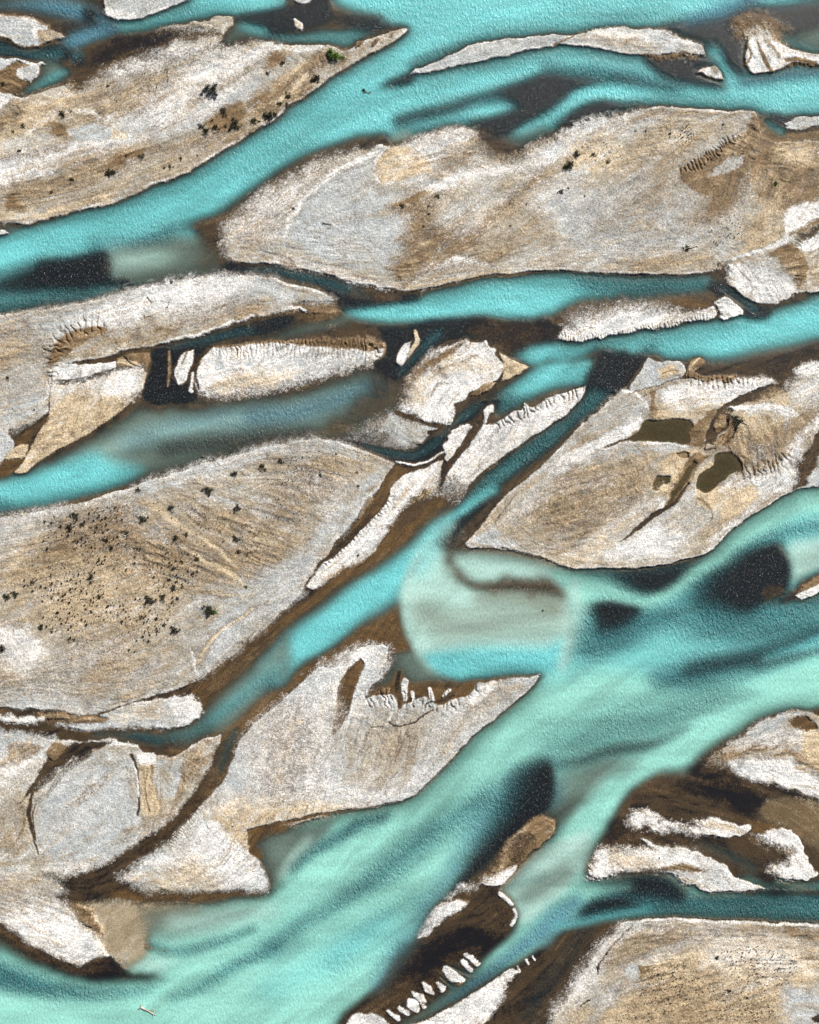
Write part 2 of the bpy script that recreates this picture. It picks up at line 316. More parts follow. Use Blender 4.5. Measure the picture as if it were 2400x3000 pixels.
P G G 50 | 850,-50 1100,-130 1725,-300 1995,-350 2200,-320 2100,-280 1725,-240 1400,-160 1200,-100 950,-10
P M G 120 o.8 | 400,120 800,50 1000,260 1400,420 1500,560 1300,560 1000,560 900,900 500,900 200,700 150,400 300,200
P S G 150 o.6 | 100,500 600,400 1000,560 1100,800 700,850 300,800
P M G 60 o.6 | 950,60 1250,300 1600,350 2000,200 1900,450 1600,450 1500,560 1200,350 1000,200
P M H 90 o.5 | -20,-250 300,-280 400,-50 200,150 -20,250
P M G 120 o.45 | -30,1150 300,1080 600,980 1000,1100 700,1250 300,1250
P S G 70 o.7 | -20,300 150,180 300,250 150,450 50,560 -20,550
P M G 50 o.6 | -20,250 80,180 200,150 120,250 0,330
P G G 60 | 1780,470 1550,560 1450,640 1300,760 1150,840 1130,900 1250,1000 1230,1130 1350,1090 1500,950 1725,780 1890,600
P G H 40 o.8 | -20,500 200,300 400,100 600,-100 700,-180 600,0 450,200 300,350 180,560 0,780
P G G 80 o.8 | -30,150 400,90 200,230 50,330 -30,420
P W G 50 o.8 | -30,800 60,830 200,880 300,950 300,1050 170,1110 50,1080 -30,1020
L W G 30 o.9 | 0,960,14 100,890,16 200,830,10
L W G 24 | 60,1000,10 250,980,14 
P G G 60 o.8 | -30,1200 400,1270 700,1300 500,1370 -30,1330
L S G 14 o.9 | 900,40,20 1050,120,20 1200,220,14 1350,330,12 1500,450,10
L S G 12 o.9 | 1200,380,10 1300,420,14 1450,500,14 1550,560,10
P S G 40 o.8 | 950,570 1150,550 1120,630 1000,660 950,700 900,640
P M G 30 o.7 | 1230,1100 1260,960 1330,860 1450,780 1600,710 1700,690 1600,740 1450,820 1360,920 1300,1000 1260,1090
L S G 8 | 1250,1060,6 1290,980,10 1370,880,10 1500,790,10 1600,720,8
L W G 10 o.8 | 1240,1130,6 1230,1060,8 1210,980,6
P S G 20 | 60,620 130,570 120,620 80,650
# south-west streams
P O H 40 | 1150,60 1000,-20,60 820,70 700,280 420,510 200,660 0,812 -125,900 -245,1000 -375,1110 -505,1190 -505,1270 -465,1340 -485,1420 -575,1500 -800,1500 -1300,1460 -1300,1530 -870,1580 -600,1640 -500,1640 -330,1500 -380,1725 -270,1725 -150,1560 0,1340 150,1200 310,1080 350,1090 550,970 700,935 740,1000 720,1130 600,1250 750,1230 1100,1200 1300,1150 1725,1140 1725,600 1300,620 1100,500 1200,330
P c H 60 | 1130,130,30 1000,180 850,330,60 600,500,60 300,720,60 130,850,60 0,950 -100,1050 -100,1200,60 50,1200,40 130,1110,30 400,940,30 600,790,60 740,700,60 850,600
P u H 60 | 100,850 0,970 -150,1090 -300,1220 -400,1330 -500,1450 -700,1500 -700,1560 -500,1580 -350,1480 -200,1350 -50,1200 100,1130
P B G 50 o.7 | 1500,1000 1725,850 1725,950 1500,1130 1300,1260 1240,1230
P t G 60 o.7 | 850,1510 1050,1540 1200,1480 1400,1340 1600,1200 1725,1120 1725,1220 1500,1330 1350,1450 1150,1570 900,1560
L c G 90 o.55 | 1100,1530,14 1250,1440,22 1400,1350,20 1600,1180,25 1760,1080,30
L v G 50 o.5 | 1380,1490,12 1500,1380,14 1650,1230,12
L t G 30 o.7 | 1490,1500,20 1440,1600,25 1400,1725,25
P B G 14 | -30,1345 250,1350 480,1385 600,1388 560,1430 400,1430 250,1400 -30,1400
L K G 25 o.8 | -30,1462,12 200,1485,14 400,1500,16 600,1520,16 850,1570,14
L B G 30 | -30,1462,20 200,1490,25 400,1510,32 600,1530,32 850,1560,36 1000,1590,36 1150,1560,25
L M G 25 | 250,1395,20 450,1410,28 650,1420,25
L t G 25 | 600,1510,14 850,1530,25 1000,1550,30
P u H 8 | 600,1250 720,1130 750,1000 900,1000 1100,1170 1000,1180 900,1220 820,1150 760,1180
# murky fan lobe
P v H 30 | 820,560,8 870,420,14 920,330,30 1000,250,60 1130,130,60 1200,250,60 1090,350,60 1100,480,60 1200,560 1400,600 1725,600 1880,620,60 1890,800,60 1850,1100,20 1600,1140,12 1300,1150,12 1150,1160,12 1000,1100,10 900,1000,8 830,860,8 805,700,8
P v H 30 | 1080,350 1250,350,40 1450,350,20 1600,385,14 1725,410,12 1900,460,14 2000,460,40 1900,600 1700,560 1300,560 1120,520
P c H 110 | 930,1000,14 1200,960,60 1500,950,60 1725,950,60 1830,900,60 1845,1050,14 1760,1130,14 1500,1150,10 1200,1170,10 1030,1110,10
L c H 90 o.6 | 1120,150,50 1020,290,70 930,470,50
L f H 160 o.4 | 950,740,50 1150,820,60 1500,780,60 1760,760,50
P B H 36 o.9 | 1085,290 1088,430 1130,525 1230,585 1400,610 1600,608 1840,640 1850,600 1810,555 1725,515 1500,525 1350,560 1230,535 1160,470 1125,400 1115,300
L f H 90 o.45 | 1300,660,30 1600,650,40 1780,700,40
L B H 40 o.7 | 1150,360,30 1300,360,20 1500,370,16 1650,400,10
L k H 20 | 1150,270,14 1200,180,25 1260,130,30 1330,70,25 1430,0,12
P k H 70 o.8 | 1060,300 1150,230 1220,260 1200,330 1110,360
L c H 16 | 1120,150,20 1200,90,35 1280,40,30 1400,-30,30
# ---------- the great mint river ----------
P m Z 8 | 1740,1010 1653,1039 1600,1074 1550,1105 1517,1139 1483,1170 1433,1182 1350,1195 1210,1195 1180,1200,20 1200,1260,20 1200,1400,20 1150,1422 1122,1446 1075,1486 1025,1525 975,1573 932,1617 908,1638 848,1685 808,1695 775,1705 708,1712 620,1740,20 590,1800,20 570,1870 500,1895,20 330,1915,40 310,1990,30 240,2010,20 270,2050 200,2060,30 100,2030,40 0,1960,30 -20,1960 -20,2170 700,2170 720,2140,20 790,2080,20 835,2010 870,1975 908,1915 950,1870 1010,1790,30 1080,1720,30 1160,1640 1170,1690 1150,1760,10 1090,1830,8 1060,1870 1085,1920,8 1080,1965,8 1000,2030,8 950,2080,8 870,2140 830,2170 1000,2090,5 1100,2020,5 1150,1980 1190,1960 1230,1945 1300,1938 1450,1942 1740,1945 1740,1860 1650,1850 1350,1840,20 1230,1840,20 1250,1790,20 1280,1740,30 1330,1660,30 1400,1620,30 1480,1570,15 1540,1530,10 1640,1500,8 1690,1493,8 1740,1500
P c I 120 o.75 | 1760,-30 1300,150 1000,400 600,700 300,800 0,1200 400,1100 1000,1200 1760,1000
P e I 110 o.9 | 330,860 600,760 900,620 1100,500 1300,600 1500,640 1760,600 1760,880 1300,950 1000,900 700,860 450,960 250,1020
P t I 70 o.7 | 950,620 1100,500 1300,640 1450,720 1200,780 1000,760
P t I 150 o.85 | 850,560 1050,420 1300,330 1480,300 1540,450 1500,640 1300,720 1000,740
P k I 60 | 1180,400,110 1330,320,60 1470,295,20 1475,340,8 1510,380,8 1545,470,8 1540,540,8 1510,620,8 1400,680,30 1250,740,60 1100,700,100 1000,640,140 1070,500,140
P B I 30 o.6 | 1380,620 1500,560 1500,640 1400,690
L B I 14 o.8 | 1480,310,12 1500,370,16 1520,420,10
P v I 20 | 1510,340 1600,300,60 1760,280,60 1760,440 1640,510 1560,560 1550,450
P K I 18 | 1510,650 1570,580 1650,520 1760,470 1760,560 1650,600 1580,640 1650,670 1500,690 1400,700
P M I 12 | 1580,600 1700,520 1760,490 1760,560 1650,610
P W I 10 | 1570,625 1650,595 1760,550 1760,600 1650,650 1600,655
P t I 90 o.8 | 300,460 600,470 1010,385 960,520 750,640 520,600
P k I 50 | 400,480,20 600,470,8 850,425,8 1010,385,8 960,480 850,570 750,620 650,620 500,560
L t I 50 o.8 | 250,470,8 500,480,12 700,470,14 900,440,12
P t I 70 o.6 | 180,460 400,470 560,540 500,580 300,520
L m I 45 | 60,490,30 200,560,60 400,620,50 600,680,35 800,600,30 950,480,40 1150,330,50 1350,190,65 1550,80,70 1760,20,70
L v I 60 | 180,560,20 200,750,30 170,900,30 100,1080,20
L e I 60 o.9 | 1200,360,12 1400,270,30 1725,190,40
P t I 130 o.8 | 200,1000 250,760 340,690 620,720 750,760 600,900 400,960
P k I 60 | 290,700,60 350,680,15 450,680,12 560,700,10 620,720,10 560,780,60 450,840,80 340,850,80 310,780,60
L e I 80 o.8 | 240,780,20 220,900,30 280,970,40
L t I 100 o.8 | 700,1150,50 1000,1110,60 1400,1000,50 1760,860,30
L t I 130 o.8 | 780,1150,50 1100,1070,70 1400,1000,50 1725,890,30
L k I 80 o.8 | 900,1110,16 1100,1075,30 1300,1030,28 1500,970,18 1725,880,12
L c I 30 o.9 | 1380,1030,16 1600,960,22 1760,900,26
L k I 30 o.7 | 1330,1070,10 1550,1030,13 1760,980,10
P e I 160 o.6 | 0,1500 500,1330 1100,1180 1300,1260 1000,1400 700,1550 300,1650 0,1640
L k I 60 o.85 | 900,1480,10 700,1560,22 500,1600,22 250,1660,22 100,1700,14
P m I 60 | 560,1740 700,1600 900,1480 1100,1350 1400,1270 1760,1120 1760,1300 1640,1340 1450,1380 1250,1480 1000,1620 880,1740
P K I 14 | 1760,1310 1640,1345 1500,1370 1350,1420 1200,1510 1000,1620,50 880,1720,50 940,1760,30 1100,1620 1250,1530 1400,1440 1550,1380 1640,1380 1760,1420
P u I 80 o.8 | 100,1760 400,1690 600,1650 500,1760
# river, southern reach
P u L 60 o.9 | 40,200 200,120 450,40 300,260 150,420 0,540 -60,520 30,380
P B L 60 o.7 | 60,330 180,280 250,300 100,440 -20,540 -60,500
P b K 140 o.6 | 1760,50 1400,230 1200,450 1150,700 1400,600 1760,350
P t K 90 o.8 | 1500,130 1760,60 1760,350 1500,450 1400,500
P t K 160 o.8 | 1250,760 1300,500 1450,250 1700,100 1760,300 1600,480
P k K 60 | 1600,130,140 1725,60,60 1770,90,20 1785,200,10 1775,290,10 1740,370,10 1600,480,10 1550,530,20 1450,620,20 1350,700,30 1200,850,30 1130,870,40 1250,700,120 1400,520,160 1500,350,160
P M K 16 | 1740,420 1640,440 1550,520 1450,640,30 1330,770,30 1280,830,30 1380,850 1440,840 1550,720 1650,620 1760,520 1780,440
P K K 40 o.6 | 1550,520 1650,560 1550,700 1450,760 1500,620
P W K 14 | 1290,835,30 1400,760,30 1530,710 1540,730 1440,840 1380,850 1330,830
P B K 12 | 1130,900 1280,830 1440,850 1410,900 1520,980 1545,1040 1500,1120 1530,1140 1440,1240 1300,1330 1170,1300 1000,1300 850,1200 950,1160 1100,1060
L W K 30 o.8 | 1080,910,8 1160,870,12 1260,830,12
P K K 40 | 1000,1180 1200,1100 1350,1130 1520,1140 1440,1230 1320,1320 1200,1300 1000,1330,60 800,1330,60 820,1250,60
P K K 30 o.7 | 1400,960 1500,1000 1500,1100 1420,1120
P W K 8 rM12 | 885,1160 940,1080 1000,1010 1060,960 1150,940 1235,950 1200,990,20 1100,1040,20 1040,1090,20 980,1150,20 900,1180
L K K 10 o.8 | 780,1260,6 840,1210,8 890,1170,8
L W K 6 | 1425,900,12 1465,925,16 1505,965,10
L W K 6 | 1520,1000,10 1535,1050,12 1505,1100,12
P v K 14 | 1760,580 1600,680 1540,730 1440,850 1430,880 1520,970 1550,1060 1560,1100 1760,980 1900,800,60 2000,700,60 2000,500,60
L t K 30 o.7 | 1440,865,5 1600,820,12 1740,790,12
L u K 60 o.8 | 1600,920,40 1700,860,60 1850,760,60
P K K 25 | 380,1740,30 520,1600,50 700,1480,50 850,1330,50 1100,1250,40 1320,1310 1290,1400 1280,1450 1160,1520 1060,1580 950,1640 850,1690 700,1760
P B K 50 o.7 | 520,1640 700,1500 900,1430 950,1450 850,1560 700,1620
L K K 30 o.8 | 1280,1330,60 1100,1440,60 920,1570,60 760,1680,50
L W K 9 | 1210,1290,9 1250,1310,17 1295,1350,14
L W K 9 | 1190,1330,14 1250,1385,19
L W K 9 | 1095,1385,22 1140,1425,35 1200,1450,14
L W K 9 | 1040,1470,11 1075,1505,22
L W K 9 | 955,1475,11 985,1510,24 1015,1535,11
L W K 9 | 890,1530,11 930,1565,27 955,1585,11
L W K 9 | 860,1580,11 880,1610,35 900,1630,19
L W K 9 | 930,1600,9 950,1620,14
L W K 9 | 800,1625,9 840,1655,17
L W K 9 | 725,1640,9 790,1690,19
P W K 12 | 430,1760 500,1680 590,1650 690,1690 730,1760
L M K 8 | 1170,1480,10 1230,1460,8
L t K 8 | 1120,1360,8 1200,1400,10 1270,1430,14
L t K 6 | 1060,1430,6 1110,1470,10 1160,1510,12
L u K 16 | 820,1720,14 950,1650,18 1100,1570,18 1250,1450,12
P b K 60 o.9 | 1000,1660,20 1200,1560,20 1350,1480,10 1450,1380,10 1600,1270,10 1740,1170,10 1840,1100 1900,950,40 1740,1050,60 1600,1150,60 1500,1250,60 1350,1380,60 1250,1450,30
P B K 40 | 1250,1740 1400,1600 1450,1500 1550,1420 1640,1340 1740,1260 1800,1200 1900,1130 2050,1100 2200,1100 2100,1200 1980,1350 1870,1550 1760,1760
P B L 30 | -30,1240 100,1130 300,1095 480,1090 420,1180 300,1350 180,1550 60,1760 -300,1760
L k L 70 o.75 | 270,1120,16 200,1200,30 80,1380,45 -20,1550,50 -100,1700,50
P W K 8 rK12 | 700,1760 850,1735 1000,1680 1150,1610 1300,1520 1450,1410 1530,1375,8 1560,1400,12 1480,1480,30 1420,1600,30 1250,1760
L K K 6 | 1540,1370,18 1600,1330,20 1660,1280,22 1740,1220,18
L W K 4 | 1545,1360,7 1560,1400,7
L W K 4 | 1600,1320,7 1615,1350,7
L W K 4 | 1640,1290,5 1650,1320,5
L K L 8 | 0,1215,8 60,1160,8 150,1105,8 250,1095,6
# bars of the south east
P N I 10 | 1760,1440 1640,1370 1580,1362 1480,1390 1350,1440 1250,1510 1150,1580 1100,1605,20 1060,1680,60 1110,1717,40 1200,1777,30 1350,1807,20 1500,1857,20 1650,1907,20 1780,1957
P G I 30 | 1640,1370 1480,1390 1250,1510 1110,1600 1250,1570 1450,1500 1520,1420 1600,1390
P O I 16 | 1530,1440 1620,1390 1700,1430 1690,1490 1620,1500 1550,1470
P W I 40 o.8 | 1150,1610 1400,1520 1580,1500 1640,1580 1500,1560 1300,1600
L M I 30 | 1120,1650,25 1350,1590,25 1450,1570,16 
L M I 25 o.9 | 1400,1650,14 1550,1630,16 1650,1680,14
P S I 14 | 1650,1500 1760,1460 1760,1760 1700,1740 1640,1660 1600,1620 
P W L 30 | 1110,110 1250,50 1450,40 1600,80 1700,150 1760,200 1760,310 1650,285 1500,235 1300,175
P S L 12 | 1550,110 1600,90 1680,130 1640,140 
L M L 8 | 1570,50,5 1650,90,8 1700,110,8
L B L 20 | 1120,150,10 1300,195,14 1500,260,16 1760,340,20
P K L 60 | 820,260 950,150 1080,100 1300,210 1450,290 1400,360 1300,400 1200,380 1000,290
P B L 50 o.7 | 620,360 850,260 1000,310 1200,400 1300,440 1000,430 800,440
P K L 50 | 360,560 380,460 480,420 530,430 560,500 800,530 950,560 1000,600 800,590 650,560 600,560 640,620 500,640 350,600
P W L 30 | 530,430 560,385 640,375 720,420,20 800,450 950,480 940,450 1050,435,20 1200,455,12 1290,480,8 1275,545,8 1100,543,8 950,540 800,500 650,490 550,480
L K L 30 o.7 | 860,480,10 920,520,14
L S L 20 o.8 | 980,460,14 1150,480,20 1240,510,14
P f L 40 | 1430,300 1760,330 1760,620 1650,580 1500,480 1380,420 1380,350
P O L 22 | 1280,430 1450,470 1500,500 1400,520 1300,540
P B L 35 | 950,560 1270,555 1350,640 1450,690 1380,760 1450,800 1600,815 1760,770 1760,840 1500,870 1400,870 1300,820 1150,720 1000,640
L t L 50 o.6 | 950,590,12 1150,650,16 1300,750,14
P W L 35 | 1330,570 1430,500,10 1500,500,10 1600,570,10 1640,630,10 1700,720,10 1720,750,10 1640,800,10 1500,790 1400,750 1540,700 1560,650 1440,610
L M L 25 o.8 | 1460,640,10 1560,640,8
P W L 25 | 600,565,6 700,590,6 900,630,6 1100,690,6 1200,790,6 1390,870,6 1270,890,8 1200,900,10 1000,890,20 880,850,30 800,790,40 600,750,30 400,790,30 250,810,30 300,700,30 330,620,30 450,620,40 680,620
P G L 40 o.7 | 700,600 1000,680 1150,790 1250,880 1000,860 850,790 1000,740 900,650
P S L 40 o.7 | 400,620 600,650 650,740 450,730
P M L 20 | 600,760 700,740 900,715 1010,740 980,765 850,765
P t L 40 | 250,900 350,850 600,780 830,850 900,920 1300,905 1500,900 1760,870 1760,1075 1300,1070 700,1050 480,1060 150,1100 50,1130 200,1020
P k L 50 o.9 | 350,840 500,780 750,790 900,900 860,960 700,920 500,900
L m L 40 | -30,1150,70 60,1030,60 180,930,45 330,870,28 520,840,16
L b L 50 o.8 | -30,1150,70 60,1050,60 180,950,45
L k L 30 | 220,1020,20 330,970,32 450,955,35 580,975,14
L c L 20 | 60,1110,12 250,1080,18 400,1040,20 600,1000,22 800,1015,20
L e L 40 | 700,1010,25 900,1000,35 1300,1000,45 1760,1010,50
P K L 18 | 900,890 1200,900 1390,870 1500,870 1760,860 1760,905 1400,925 1100,915
L e L 20 | 1560,850,10 1760,830,16
L K L 8 | 480,1075,5 750,1050,6 1100,1068,7 1500,1075,7 1760,1078,7
P N L 8 | 480,1085 600,1067 750,1060 900,1066 1100,1076 1300,1082 1500,1085 1760,1087 1760,1760 30,1760 80,1640,20 180,1500,20 260,1350,20 350,1230,15 430,1140,10
L W L 8 o.9 | 480,1092,6 600,1076,6 750,1068,7 900,1074,7 1100,1084,7 1500,1093,7 1760,1096,6
P W L 50 o.85 | 440,1150 510,1110 430,1200 350,1330 250,1500 350,1500 200,1600 60,1740 60,1660 200,1450 300,1300
P M L 50 o.45 | 520,1110 1400,1110 1430,1190 1000,1230 600,1320 350,1360 400,1250
P M L 20 o.8 | 1480,1100 1725,1110 1760,1200 1600,1190 1480,1150
P S L 40 | 620,1350 900,1270 1300,1190 1760,1230 1760,1480 1520,1480 1500,1760 370,1760 400,1620 580,1480
P M L 80 o.5 | 600,1450 1000,1400 1500,1500 1450,1760 400,1760 450,1600
P W L 80 o.6 | 1000,1250 1300,1210 1600,1260 1500,1400 1300,1350 1000,1330
P G L 40 | 1520,1500 1760,1470 1760,1680 1600,1760 1500,1700
P G L 20 | 500,1360 570,1350 590,1450 540,1480 500,1420
P G L 40 o.8 | 60,1730 200,1620 400,1590 520,1490 420,1480 300,1500
L K L 5 | 540,1100,3 450,1190,4 380,1280,5 330,1350,6 325,1410,5
L K L 5 | 220,1620,4 280,1570,4 
P M L 8 | 580,1350 680,1355 640,1400 600,1440
P B L 10 | 1670,1680 1760,1660 1760,1730 1690,1710
# ---------- big white bar in the middle south ----------
P G H 8 r16 e8 | 310,1080 375,1100 450,1040 560,970 680,945 725,950 720,1020 690,1090 670,1130 680,1160 620,1220 580,1300 640,1270 750,1260 800,1340 960,1270 1050,1330 1150,1280 1240,1260 1300,1190,20 1500,1160,20 1690,1140,8 1640,1210 1500,1330 1350,1450 1200,1590 1000,1787 820,1927 700,1957 600,1980,10 400,2007,10 200,2057,10 0,2077,15 -165,2107 -185,2157 -155,2237 -85,2337 -35,2487 -325,2502,20 -625,2500,30 -875,2487,50 -965,2417,40 -825,2317,40 -645,2177,20 -475,1987 -325,1817 -245,1637 -175,1500 0,1350 150,1200
P W H 45 | 310,1085 560,980 700,955 710,1080 600,1230 500,1450 400,1500 380,1300 450,1130 350,1120
P G H 50 o.8 | 600,1090 690,1080 660,1150 600,1230 540,1300
P O H 10 | 560,1040 580,1080 540,1180 480,1350 420,1480 380,1530 370,1480 400,1300 430,1180 500,1080
P W H 90 o.8 | 20,1380 300,1150 380,1200 360,1500 420,1750 300,2000 0,2000 -200,1800 -150,1560
P M H 90 o.5 | 20,1400 200,1300 300,1500 200,1900 100,2000 -100,1850 -50,1600
P N H 90 o.9 | 600,1350 900,1400 1300,1270 1450,1300 1200,1520 900,1800 500,1900 450,1600
P M H 60 o.35 | 1250,1220 1600,1170 1550,1270 1300,1420
P S K 50 | 0,330 400,330 640,345 300,415 0,450 -165,490 -200,480 -330,400 -400,330 -300,280
P W K 40 o.7 | 380,200 600,250 850,240 780,300 620,350 450,340
L O K 10 | -150,500,10 0,468,12 300,405,10 600,365,6 800,318,5
P W J 50 | 1280,400 1500,500 1600,700 1680,860 1400,870 1300,780 1000,720 850,820 760,800 1000,660 1180,480
P S J 60 o.8 | 950,820 1150,700 1300,760 1400,860 1000,870
P S J 30 | 1290,360 1450,420 1560,540 1560,620 1480,580 1400,470
P G J 40 o.8 | 1080,640 1150,520 1280,420 1250,560 1150,680
P O H 10 | 590,1275 740,1205 765,1100 820,1095 850,1180 1000,1170 1050,1160 1100,1230 1200,1170 1290,1180 1250,1260 1130,1285 1050,1320 960,1270 880,1250 820,1330 790,1360 770,1260 640,1275
P M H 8 | 660,1260 700,1220 750,1220 740,1260
L K H 5 | 800,1115,14 795,1230,16 800,1340,10
L W H 4 | 840,1175,16 835,1230,18 830,1290,12
L W H 4 | 880,1245,10 885,1310,12
L W H 4 | 990,1225,16 1005,1290,14
L W H 4 | 1110,1235,14 1080,1262,10
L K H 4 | 960,1330,4 1000,1300,6 1080,1290,8 1150,1260,6
L W H 6 | 800,1400,10 780,1450,8
L K H 4 | 720,1440,5 760,1470,5 850,1450,4 940,1400,5 1010,1360,4 
L K H 3 | 620,1470,3 690,1470,3
L W H 10 | 720,1290,14 740,1400,8 720,1440,6
L W H 8 | 580,1320,10 640,1280,12
P W H 14 | 1250,1250 1400,1170 1420,1210 1320,1280 1260,1330
L O H 14 | 1200,1190,16 1300,1175,14 1500,1150,8 1650,1140,6
L K H 8 o.7 | 590,1275,5 690,1200,4 
# south west lobes
P N J 10 r14 e8 | -30,-120 200,-95 400,-65 640,-60 850,-35 900,10 1000,30 1100,30 1160,0 1250,-60 1400,-100 1350,60,20 1250,250,30 1150,400,30 1000,540,30 800,640,30 600,740,40 400,790,40 270,780,40 400,860,8 400,900,8 350,930,8 440,1000,8 520,1120,8 600,1200,8 690,1300,8 560,1310,40 480,1350,30 300,1260,30 200,1220,20 100,1130,20 -30,1050,20
P G G 30 | -30,1480 200,1510 350,1540 340,1560 300,1620 0,1640 -30,1600
P W G 14 | 550,1545 700,1555 850,1580 700,1590 560,1560
P W J 60 o.8 | -30,0 200,-20 320,20 100,200 -30,300
P M J 25 o.8 | 50,-60 200,-70 280,-30 150,60 0,100 60,20
L K J 16 o.7 | 420,40,14 300,150,14 200,270,8
P B J 16 | 340,0 500,-60 700,-50 640,-20 500,30 380,120 250,250 150,320 100,360 180,250 280,80
P M J 10 | 300,10 340,-60 430,-40 400,10 340,60
L B J 10 | 550,20,25 430,110,20 330,220,12 290,300,6
P G J 60 | 230,330 500,80 820,60 870,300 850,500 700,680 400,690 250,620
L M J 30 o.6 | 620,220,20 500,300,18 430,360,8
L M J 30 o.5 | 760,80,10 650,200,12
L K J 6 | 205,270,8 180,400,14 195,480,12 210,560,6 240,650,3
L K J 4 | 230,330,3 205,420,4 220,560,5
L M J 10 o.8 | 160,440,12 120,540,8 80,600,4
P S J 14 | 880,80 960,80 975,200 1010,380 940,400 890,380 890,250
L M J 8 | 935,110,6 920,260,6 950,380,5
L K J 5 | 825,30,12 865,120,7 880,250,6 878,330,7 860,410,6
P W J 6 | 860,30 900,10 970,10 985,60 950,95 880,85
L W J 5 | 840,80,4 872,180,4 880,290,4
P G J 12 | 985,60 1150,40 1140,150 1110,270 1050,320 990,240
L M J 20 o.9 | 1150,130,8 1150,250,14 1080,390,10 1000,400,8
P S J 30 o.8 | 1180,0 1330,-60 1280,60 1200,120
P M J 30 o.8 | 1170,60 1300,40 1230,150 1170,160
P W J 50 o.8 | 350,720 700,680 900,560 1100,420 1180,350 1050,520 800,640 550,770 400,780
L B J 22 | 1420,0,55 1340,150,45 1230,320,36 1080,480,36 900,610,40 700,730,45 500,830,50
L K J 20 o.8 | 1380,150,12 1290,270,16 1190,390,20 1050,520,22 900,640,20
L t J 30 o.6 | 1450,-40,25 1380,120,20
P B J 35 | 250,790 420,800 600,800 780,830 900,880 1200,890 1690,890 1725,900 1500,945 1100,960 700,960 450,1000 350,940 400,870
P O J 40 | 700,900 1100,905 1500,920 1300,960 900,980 700,960
P G J 50 | -30,700 200,760 390,870 390,900 200,930 -30,940
P S J 60 o.6 | 0,760 150,750 300,850 150,880 0,860
P W J 45 | 330,970 450,1030 600,1200 650,1280 500,1340 350,1280 100,1110 0,1040 100,980
P s J 40 | 430,990 700,960 1000,970 1300,980 1200,1050,80 950,1150,60 920,1300,40 800,1380 690,1300 620,1200 540,1100
P M J 25 | 430,970 560,1000 600,1050 640,1150 620,1180 540,1110 470,1020
L s J 20 | 700,1200,50 800,1280,50
P u J 80 o.8 | 900,1000 1400,980 1600,1000 1300,1150 950,1200 920,1120
L v J 90 o.7 | 1100,1080,50 1400,1060,50 1700,1000,40
L t J 50 | 950,1240,14 1080,1270,16 1250,1250,20 1450,1180,20 1600,1120,16
L M J 20 o.8 | 930,1250,12 1050,1270,8
P v J 60 o.8 | 820,1390 950,1310 1100,1320 1000,1400 950,1400
P K J 16 | -30,1060,20 100,1150 200,1220 300,1270 480,1360 570,1320 680,1300,8 800,1390,8 950,1410,10 1060,1450,30 900,1470,50 600,1470,50 300,1380,60 100,1280,60 -30,1180,60
P B J 60 o.6 | -30,1130 100,1230 250,1330 100,1300 -30,1240
P e J 70 | -30,1300 150,1370 400,1460 700,1500 1050,1480 850,1540 500,1560 200,1530 -30,1480
L t J 60 o.8 | 0,1470,25 200,1500,25 350,1530,16 
L e J 60 o.9 | 1100,1570,14 1300,1470,30 1500,1350,40 1740,1230,50
L m J 50 | 1000,1530,20 1250,1400,30 1500,1250,30 1740,1150,30
L e K 110 o.9 | -20,1240,50 300,1050,70 700,770,80 1000,520,80 1200,390,60 1350,280,40
L e K 120 o.6 | 400,1300,60 700,1050,60 900,950,40
L b K 90 o.6 | 650,1480,40 800,1250,50 1000,950,50 1150,750,50
L c K 160 o.5 | 0,1500,80 400,1300,120 700,1150,100
L m K 90 | 250,1150,20 500,1010,30 750,900,20
P u K 16 | -160,530 0,490 200,480,30 400,440,40 330,530,60 180,660,30 60,800,20 -10,880 -60,750 -120,640
L t K 50 | 130,750,14 200,670,22 350,580,34 550,470,36 720,400,20
L v K 30 o.8 | 40,800,14 110,680,20 220,560,20
P O K 12 | -165,495 0,475 120,470 60,510 -60,540 -110,580 -60,660 -80,690 -150,640 -170,560
L K K 12 | -30,900,10 60,850,8 
# ---------- right middle bars (F / I) ----------
P B F 40 | 880,800 920,760 1000,760 1050,790,60 1400,760,60 1600,700,60 1760,650,60 1760,800 1600,830 1450,880 1200,900 1000,920 860,900
P N F 8 r12 e8 | 300,1110 480,955 560,945 700,900 860,880 1000,905 1200,895 1400,850,30 1500,850,60 1600,800,30 1760,770 1760,1540 1620,1580 1500,1617 1350,1717 1200,1807 1100,1907 1000,1992 850,2032 600,2077 350,2072 180,2077 90,2057 0,2027 -180,1977 -300,1957 -470,1962 -515,1935 -400,1800 -250,1620 -120,1510 0,1400 150,1250
P M F 10 | 890,870 900,790 960,755 1000,760 1010,790 940,850 1000,870 1200,850 1200,890 1000,905
L S F 5 | 910,830,6 930,790,6 970,760,5
P G F 8 r12 e8 | 520,940 570,860 620,780 640,750 700,770 760,770 850,780 885,830 870,860 700,920 600,945 540,950
P S F 20 | 720,800 800,790 860,830 750,880 720,850
L M F 8 | 740,850,6 800,825,7 840,830,5
P K F 35 | 1390,810 1500,770 1620,720 1760,690 1760,750 1600,790 1560,880 1520,940 1440,930 1390,880
P W F 20 | 1560,850 1600,790 1760,780 1760,830 1650,860
P W F 22 | 700,970 860,915 1100,895 1400,870 1440,910 1300,1000 1100,1050 1000,1060 800,1110 740,1050
P M F 10 | 650,950 690,960 680,1040 740,1110 720,1140 640,1130 660,1050
P S F 60 o.8 | 800,1080 1080,1060 1000,1120 850,1150 700,1140
P B F 10 | 1080,1080 1170,1020 1300,960 1420,920 1540,930 1520,970 1400,1010 1270,1030 1170,1090 1150,1130
P O F 12 o.8 | 1260,1030 1400,960 1520,940 1480,980 1380,1020
L K F 10 | 1090,1075,6 1250,985,8 1420,925,10
